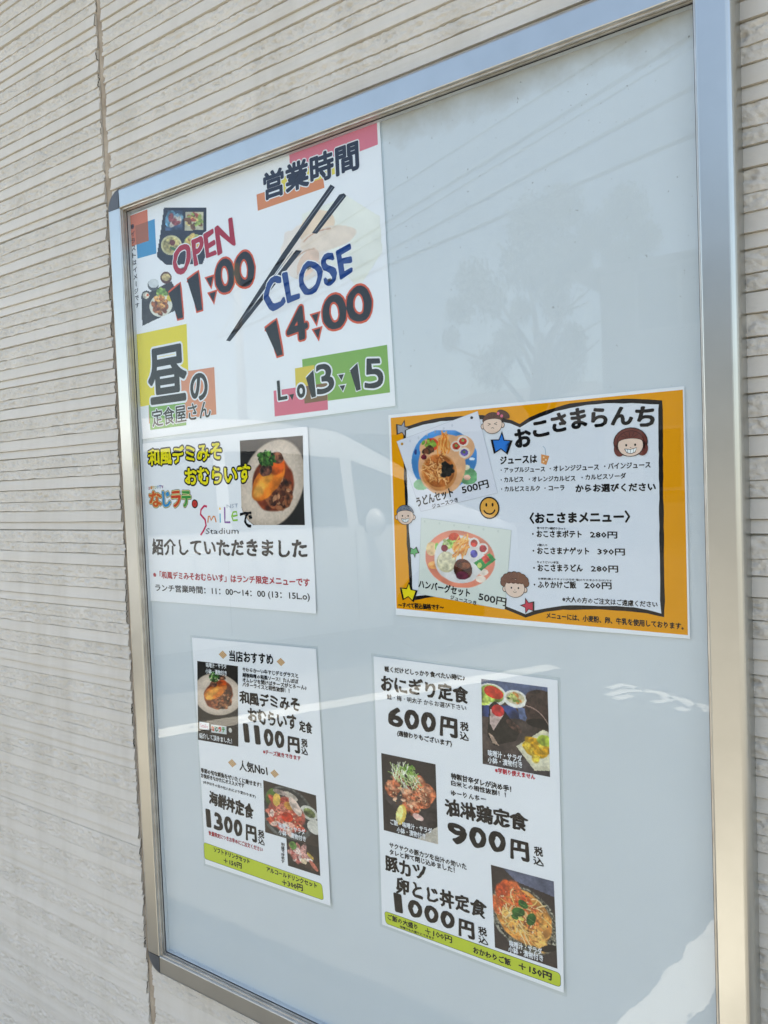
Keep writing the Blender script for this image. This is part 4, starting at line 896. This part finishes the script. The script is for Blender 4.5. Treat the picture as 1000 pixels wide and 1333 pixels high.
# smiley and the printed children's faces
def disc(p, c, rx, ry, rgb, off, rot=0, n=28, name='printed_face'):
    return p.poly(p.ell(c, rx, ry, rot, n), rgb, off, name, True)
c = p5.L(z6(580, 671)); R_ = .0108
disc(p5, c, R_, R_, K, .0006, name='printed_smiley'); disc(p5, c, R_*.87, R_*.87, (236, 170, 74), .00065, name='printed_smiley')
for sx in (-.28, .34): disc(p5, (c.x+sx*R_, c.y+.28*R_), R_*.10, R_*.17, K, .0007, n=12, name='printed_smiley')
p5.line([(c.x+R_*.58*math.cos(a), c.y+R_*.55*math.sin(a)) for a in [math.radians(t) for t in range(200, 345, 12)]], .0014, K, .0007, 'printed_smiley', local=True)
def face(c, r, kind):
    c = p5.L(c); HR = {'girl': (96, 62, 50), 'boy': (120, 128, 140), 'curly': (128, 84, 66), 'bob': (112, 56, 50)}[kind]; SK = (238, 208, 190); o = .0006
    def D(x, y, rx, ry, rgb, oo, rot=0, n=24): disc(p5, (c.x+x*r, c.y+y*r), rx*r, ry*r, rgb, o+oo, rot, n)
    if kind in ('girl', 'boy', 'curly'):
        for sx in (-1, 1): D(sx*.86, -.22, .22, .24, K, 0); D(sx*.86, -.22, .17, .19, SK, .00003)
    if kind == 'curly':
        for i in range(9): a = math.radians(-5+i*24); D(math.cos(a)*.92, .34+math.sin(a)*.56, .34, .32, K, .00002); 
        for i in range(9): a = math.radians(-5+i*24); D(math.cos(a)*.92, .34+math.sin(a)*.56, .30, .28, HR, .00005)
    elif kind == 'bob':
        D(0, .1, 1.16, .98, K, 0); D(0, .1, 1.11, .93, HR, .00003); D(-.75, -.35, .38, .5, HR, .00003); D(.78, -.35, .38, .5, HR, .00003)
    if kind == 'girl':
        D(1.0, .62, .60, .30, K, 0, -.5); D(1.0, .62, .56, .26, HR, .00003, -.5); D(1.25, .40, .3, .16, HR, .00003, -.2)
    D(0, -.12, .88, .76, K, .00006); D(0, -.12, .84, .72, SK, .0001)
    if kind in ('girl', 'boy', 'bob'):
        a0, a1 = (8, 172); cy = .05
        outer = [(c.x+r*.92*math.cos(math.radians(t)), c.y+r*(cy+.80*math.sin(math.radians(t)))) for t in range(a0, a1+1, 12)]
        inner = [(c.x+r*.86*math.cos(math.radians(t)), c.y+r*(cy+(.30 if kind != 'boy' else .34)*math.sin(math.radians(t)))) for t in range(a1, a0-1, -12)]
        p5.poly(outer+inner, HR, o+.00014, 'printed_face', True); p5.line(outer+inner, .0004, K, o+.00018, 'printed_face', local=True, closed=True)
        if kind != 'boy':
            for t in (50, 72, 94, 118, 138): p5.line([(c.x+r*.3*math.cos(math.radians(t)), c.y+r*(cy+.36)), (c.x+r*.86*math.cos(math.radians(t)), c.y+r*(cy+.74*math.sin(math.radians(t))))], .00035, (50, 30, 26), o+.00018, 'printed_face', local=True)
        else:
            for i in range(26): a = math.radians(random.uniform(20, 160)); q = random.uniform(.45, .74); D(.9*q*1.15*math.cos(a), cy+q*math.sin(a), .035, .035, (60, 66, 76), .00018, n=6)
    if kind == 'curly':
        for x in (-.5, -.1, .3, .6): D(x, .42, .26, .20, HR, .00014); p5.line([(c.x+r*(x-.12), c.y+r*.34), (c.x+r*x, c.y+r*.26), (c.x+r*(x+.10), c.y+r*.36)], .0004, K, o+.00018, 'printed_face', local=True)
    if kind == 'girl':
        for sx in (-.3, .3):
            for sy in (.1, -.1): p5.line([(c.x+r*(sx-.12*np.sign(-sx)), c.y+r*(-.08+sy)), (c.x+r*(sx+.14*np.sign(-sx)), c.y+r*(-.08))], .0005, K, o+.0002, 'printed_face', local=True)
        p5.line([(c.x-r*.12, c.y-r*.42), (c.x, c.y-r*.37), (c.x+r*.14, c.y-r*.44)], .0005, K, o+.0002, 'printed_face', local=True)
        for x, y in ((.55, .72), (.85, .50)): D(x, y, .13, .13, (230, 110, 140), .0002, n=10)
    else:
        for sx in (-.28, .32): D(sx, -.10, .07, .085, K, .0002, n=10)
        p5.line([(c.x-r*.03, c.y-r*.26), (c.x+r*.06, c.y-r*.27)], .0004, K, o+.0002, 'printed_face', local=True)
        if kind in ('boy', 'bob'):
            m = [(c.x+r*x, c.y+r*y) for x, y in ((-.40, -.34), (0, -.40), (.42, -.30), (.30, -.60), (.02, -.68), (-.26, -.60))]
            p5.poly(m, (244, 246, 246), o+.00018, 'printed_face', True); p5.line(m, .0005, K, o+.0002, 'printed_face', local=True, closed=True)
            for x in (-.2, 0, .2): p5.line([(c.x+r*x, c.y+r*-.38), (c.x+r*x, c.y+r*-.64)], .0003, K, o+.0002, 'printed_face', local=True)
        else: p5.line([(c.x-r*.14, c.y-r*.40), (c.x, c.y-r*.46), (c.x+r*.16, c.y-r*.40)], .0005, K, o+.0002, 'printed_face', local=True)
face(z6(596, 238), .0118, 'girl'); face(z6(150, 706), .0118, 'boy'); face(z6(711, 1072), .0120, 'curly'); face(z(683, 312), .0128, 'bob')
# laminated films (clear sheets over the prints)
M_filmT = glass_mat('clear_laminate', .12, .07, (1, 1, 1))
for p in (p1, p3, p4): p.sheet(p.w+.006, p.h+.006, M_filmT, .00085, 'clear_film')

# ------------------------------------------------------------------ the place the glass reflects: parking, car, tree, houses, cables
M_white = principled('white_car_paint', (.78, .79, .80), .25, 0, .5, 1.0); M_tyre = principled('tyre_rubber', (.02, .02, .02), .85)
M_win = principled('dark_car_glass', (.015, .02, .022), .05, 0, .8); M_trim = principled('black_trim', (.02, .02, .02), .5)
M_chrome = principled('bright_metal', (.7, .7, .7), .2, 1)
d_ = Vector((B1.x-A1.x, B1.y-A1.y, 0)).normalized(); nrm = Vector((d_.y, -d_.x, 0))
if nrm.x > 0: nrm = -nrm
mir = mirror_at((480, 690), .98)
side_pt = Vector((mir.x, mir.y, 0)) + nrm*.12
car = empty('parked_van', (0, 0, 0)); tag(car, 'white one-box family van parked beside the bay line, mirrored in the glass', 'van')
# local frame: X forward (d_), Y to the far side (nrm), front axle ahead of the mirror
org = side_pt - d_*2.95
car.matrix_world = Matrix(((d_.x, nrm.x, 0, org.x), (d_.y, nrm.y, 0, org.y), (0, 0, 1, 0), (0, 0, 0, 1)))
ST = [(0.0, .62, .98, 1.25, .12), (.12, .34, 1.0, 1.70, .05), (.5, .26, 1.0, 1.78, 0), (1.4, .24, 1.0, 1.81, 0), (2.3, .24, .99, 1.79, 0), (2.9, .24, .98, 1.70, 0), (3.35, .24, .98, 1.45, 0), (3.75, .25, .97, 1.17, .01), (4.1, .28, .93, 1.03, .04), (4.35, .36, .84, .93, .12), (4.45, .5, .72, .80, .25)]
vs = []; fs = []
secs = []
for x, zb, zm, zt, tp in ST:
    tk = .14*(zt-zm)/.8
    sec = [(tp+.06, zb), (tp, zb+.12), (tp, zm), (tp+tk, zm+(zt-zm)*.75), (tp+tk+.10, zt-.02), (tp+tk+.3, zt), (.85, zt+.015)]
    full = sec + [(1.7-a, b) for a, b in sec[-2::-1]]; secs.append(full); vs += [(x, a, b) for a, b in full]
m_ = len(secs[0])
for i in range(len(ST)-1):
    for j in range(m_-1): fs.append((i*m_+j, i*m_+j+1, (i+1)*m_+j+1, (i+1)*m_+j))
fs += [tuple(range(m_)), tuple(range((len(ST)-1)*m_, len(ST)*m_))[::-1]]
mesh('body', vs, fs, M_white, car, True)
def at_side(x, f, out=.006):                    # point on the glasshouse side, f = 0 belt .. 1 rail
    for (x0, b0, m0, t0, p0), (x1, b1, m1, t1, p1_) in zip(ST, ST[1:]):
        if x0 <= x <= x1:
            t = (x-x0)/(x1-x0); zm = m0+(m1-m0)*t; zt = t0+(t1-t0)*t; tp = p0+(p1_-p0)*t; tk = .14*(zt-zm)/.8
            return (x, tp+tk*f-out, zm+(zt-zm)*.75*f)
for xa, xb, nm in ((.25, .95, 'window'), (1.02, 1.95, 'window'), (2.03, 2.85, 'window'), (2.93, 3.35, 'quarter_window')):
    v = []; N = 8
    for i in range(N+1):
        x = xa+(xb-xa)*i/N; v += [at_side(x, .06), at_side(x, .93 if xb < 3.3 else .93-.0*i)]
    w_ = mesh(nm, v, [(2*i, 2*i+1, 2*i+3, 2*i+2) for i in range(N)], M_win, car, True)
v = [(3.02, .30, 1.64), (3.02, 1.40, 1.64), (3.78, 1.50, 1.17), (3.78, .2, 1.17)]; mesh('windscreen', [(a+.03, b, c+.03) for a, b, c in v], [(0, 1, 2, 3)], M_win, car)
for x in (.82, 3.55):
    for y, sg in ((.09, -1), (1.61, 1)):
        mb = MB(); pts = []
        for r0, yy in ((.0, 0), (.20, 0), (.30, -.01), (.315, .06), (.30, .2)):
            pts.append((r0, yy))
        vv = []; ff = []; N = 24
        for r0, yy in pts:
            for q in range(N): a = 2*math.pi*q/N; vv.append((x+r0*math.cos(a), y+(yy if sg < 0 else -yy), .315+r0*math.sin(a)))
        for i in range(len(pts)-1):
            for q in range(N): ff.append((i*N+q, i*N+(q+1) % N, (i+1)*N+(q+1) % N, (i+1)*N+q))
        wh = mesh('wheel', vv, ff, M_tyre, car, True)
        rim = MB()
        for q in range(5):
            a = 2*math.pi*q/5; rim.tube([(x, y+sg*.012, .315), (x+.19*math.cos(a), y+sg*.012, .315+.19*math.sin(a))], [.035, .022], 6)
        rim.build('rim', M_chrome, wh)
        ar = [(x+.385*math.cos(a), y-.095 if sg < 0 else y+.095, .30+.385*math.sin(a)) for a in [math.radians(t) for t in range(-6, 187, 8)]]
        mesh('wheel_arch', ar, [tuple(range(len(ar)))], M_trim, car)
m1 = MB(); m1.tube([(3.0, .02, .98), (3.0, -.06, .99)], .03, 8); m1.build('mirror_arm', M_trim, car)
bm = bmesh.new(); bmesh.ops.create_icosphere(bm, subdivisions=3, radius=1)
for v in bm.verts: v.co = Vector((3.0+v.co.x*.06, -.13+v.co.y*.11, 1.03+v.co.z*.10))
me = bpy.data.meshes.new('door_mirror'); bm.to_mesh(me); bm.free(); link('door_mirror', me, M_white, car, True)
for x in (2.25, 1.85): MB().tube([(x-.09, -.012, .90), (x-.07, -.045, .90), (x+.07, -.045, .90), (x+.09, -.012, .90)], .013, 8).build('door_handle', M_white, car, True)
for x in (1.0, 1.99, 2.9): MB().box((x, -.003, .34), (x+.006, .001, .97)).build('door_gap', M_trim, car)
MB().box((.1, -.002, .255), (3.2, .004, .275)).build('sill_trim', M_trim, car)
for y in (.18, 1.38): MB().box((4.26, y, .66), (4.40, y+.2, .78)).build('headlight', M_chrome, car)

# tree with drooping foliage
M_bark = noise_mat('tree_bark', (.07, .05, .035), (.12, .09, .065), 20, .9, bump=.6, bscale=60, dist=.01)
M_leaf = noise_mat('tree_leaf', (.014, .026, .010), (.035, .055, .02), 4, .6)
tp = mirror_dist((705, 560), -15.5); tree = empty('drooping_tree', (tp.x, tp.y, 0)); tag(tree, 'tall drooping leafy tree beyond the parking bays, mirrored in the glass', 'tree')
MB().tube([(0, 0, 0), (.05, 0, 1.2), (-.1, .05, 2.8), (.05, 0, 4.4)], [.26, .2, .16, .08], 10).build('trunk', M_bark, tree, True)
lim = MB(); ends = []
for i in range(12):
    a = i*2.4; z0 = 2.2+.18*i; r_ = random.uniform(1.2, 2.4); e = (math.cos(a)*r_, math.sin(a)*r_, z0+random.uniform(.9, 1.9)); ends.append(e)
    lim.tube([(0, 0, z0), (e[0]*.5, e[1]*.5, z0+.75*(e[2]-z0)), e], [.07, .045, .02], 6)
lim.build('limb', M_bark, tree, True)
vs = []; fs = []
CL = [(735, 268, 36), (704, 292, 38), (762, 292, 30), (815, 268, 36), (836, 300, 24), (664, 330, 36), (634, 366, 28), (700, 340, 42), (745, 338, 38), (788, 318, 30), (612, 402, 20), (652, 388, 26), (688, 402, 16), (735, 396, 24), (748, 438, 22), (642, 432, 20), (676, 446, 18), (826, 332, 18), (605, 440, 12), (772, 345, 18), (720, 470, 40), (650, 475, 30), (790, 475, 24)]
for cx_, cy_, cr_ in CL:
    c3 = mirror_dist((cx_, cy_), -15.5); rr = (mirror_dist((cx_+cr_, cy_), -15.5)-c3).length*.85; c3 = c3 - Vector((tp.x, tp.y, 0)); c3.y += random.uniform(-.9, .9)
    for i in range(int(26*cr_)):
        d3 = Vector((random.gauss(0, 1), random.gauss(0, 1), random.gauss(0, 1))).normalized()*rr*(random.random()**.45)*random.uniform(.85, 1.12)
        p = c3 + Vector((d3.x, d3.y, d3.z*1.05-abs(random.gauss(0, .12))))
        u = Vector((random.gauss(0, 1), random.gauss(0, 1), random.gauss(0, .4))).normalized()*.065; v_ = Vector((random.gauss(0, .3), random.gauss(0, .3), -1)).normalized()*.12
        n0 = len(vs); vs += [p-u*.5, p+v_*.5, p+u*.5, p-v_*.4]; fs.append((n0, n0+1, n0+2, n0+3))
mesh('crown', vs, fs, M_leaf, tree)

M_hwall = noise_mat('house_render', (.20, .20, .19), (.25, .25, .24), 3, .85); M_hroof = noise_mat('roof_tiles', (.10, .10, .11), (.15, .15, .16), 10, .7)
M_hwin = principled('house_glass', (.03, .04, .05), .1, 0, .8); M_hfr = principled('window_frame_grey', (.35, .35, .35), .5)
def house(x0, x1, y, dep, hw, hr, label):
    h = empty('house', ((x0+x1)/2, y, 0)); tag(h, label, 'house'); hw2 = (x1-x0)/2
    MB().box((-hw2, -dep, 0), (hw2, 0, hw)).build('wall', M_hwall, h)
    MB().add([(-hw2-.5, .5, hw-.1), (hw2+.5, .5, hw-.1), (hw2+.5, -dep-.5, hw-.1), (-hw2-.5, -dep-.5, hw-.1), (-hw2+1.2, -dep/2, hr), (hw2-1.2, -dep/2, hr)], [(0, 1, 5, 4), (2, 3, 4, 5), (1, 2, 5), (3, 0, 4), (0, 3, 2, 1)]).build('roof', M_hroof, h)
    nwin = max(2, int((x1-x0)/2.6))
    for fl in range(2 if hw > 4 else 1):
        for i in range(nwin):
            cx = -hw2+(i+.5)*(x1-x0)/nwin; cz = 1.5+2.7*fl
            f = MB().box((cx-.75, .004, cz-.55), (cx+.75, .05, cz+.55)).build('window_frame', M_hfr, h)
            for s_ in (-1, 1): MB().box((cx+s_*.36-.32, .051, cz-.49), (cx+s_*.36+.32, .058, cz+.49)).build('pane', M_hwin, f)
    MB().box((hw2-1.9, .052+.01, .02), (hw2-1.0, .10, 2.05)).build('door', M_bark, h)
ra = mirror_dist((782, 400), -13); rb = mirror_dist((935, 400), -13)
zt_ = mirror_dist((850, 325), -13).z
house(min(ra.x, rb.x), max(ra.x, rb.x)+3.5, -13, 7, zt_-.15, zt_+.05, 'tall grey rendered house on the right of the drooping tree')
ra = mirror_dist((500, 480), -19); rb = mirror_dist((775, 480), -19); zt_ = mirror_dist((640, 500), -19).z
house(min(ra.x, rb.x), max(ra.x, rb.x), -19, 7, zt_-1.2, zt_+.2, 'low grey rendered house behind the drooping tree')
ra = mirror_dist((120, 500), -17); rb = mirror_dist((470, 500), -17); zt_ = mirror_dist((300, 590), -17).z
house(min(ra.x, rb.x), max(ra.x, rb.x), -17, 7, 2.7, 3.6, 'long single storey house beyond the parked van')

# utility poles and cables
M_pole = noise_mat('pole_concrete', (.30, .29, .27), (.36, .35, .33), 6, .8); M_cable = principled('cable_black', (.015, .015, .015), .6)
cabs = [((500, 255), (778, 78), 7.2), ((500, 292), (880, 60), 6.9), ((500, 305), (900, 62), 6.9), ((500, 330), (905, 112), 6.6), ((500, 348), (905, 175), 6.0)]
ends_l, ends_r = [], []
for i, (a, b, h) in enumerate(cabs):
    A = mirror_at(a, h); B = mirror_at(b, h); dd = (B-A).normalized()
    E0 = A - dd*9; E1 = B + dd*9; ends_l.append(E0); ends_r.append(E1)
    pts = [E0.lerp(E1, t/14) + Vector((0, 0, -.0*math.sin(math.pi*t/14))) for t in range(15)]
    o = MB().tube(pts, .022 if i in (0, 2) else .036, 6).build('overhead_cable', M_cable)
    tag(o, ('highest thin cable mirrored in the upper glass', 'second cable from the top mirrored in the glass', 'middle cable of the five mirrored in the glass', 'fourth cable from the top mirrored in the glass', 'lowest and thickest cable mirrored in the glass')[i], 'cable', 'overhead cables mirrored in the glass')
for E, t in ((ends_l, 'concrete utility pole at the far left end of the overhead cables'), (ends_r, 'concrete utility pole at the right end of the overhead cables')):
    c = sum(E, Vector())/5; pole = empty('utility_pole', (c.x, c.y, 0)); tag(pole, t, 'utility pole')
    MB().tube([(0, 0, 0), (0, 0, 8.4)], [.17, .11], 14).build('shaft', M_pole, pole, True)
    bx = max(abs(e.x-c.x) for e in E)+.2; 
    MB().tube([(E[0].x-c.x, E[0].y-c.y, 7.22), (0, 0, 7.1), (E[4].x-c.x, E[4].y-c.y, 6.0)], .04, 6).build('crossarm', M_pole, pole)
# worn painted strokes on the asphalt, right side
for i, q in enumerate([[(792, 897), (810, 892), (828, 896)], [(790, 906), (812, 900), (836, 900)], [(800, 911), (822, 906)], [(838, 900), (862, 903), (872, 912), (850, 915)], [(872, 908), (890, 912), (902, 920)], [(880, 922), (896, 926)], [(905, 918), (926, 922)], [(914, 925), (930, 926)]]):
    pts = [mirror_at(c) for c in q]; wd = .032; vs = []; fs = []
    for j, p in enumerate(pts):
        t = (pts[min(j+1, len(pts)-1)]-pts[max(j-1, 0)]).normalized(); nn = Vector((-t.y, t.x, 0))
        vs += [(p.x+nn.x*wd, p.y+nn.y*wd, .004), (p.x-nn.x*wd, p.y-nn.y*wd, .004)]
        if j: fs.append((2*j-2, 2*j-1, 2*j+1, 2*j))
    tag(mesh('road_marking', vs, fs, M_line), kind='structure')
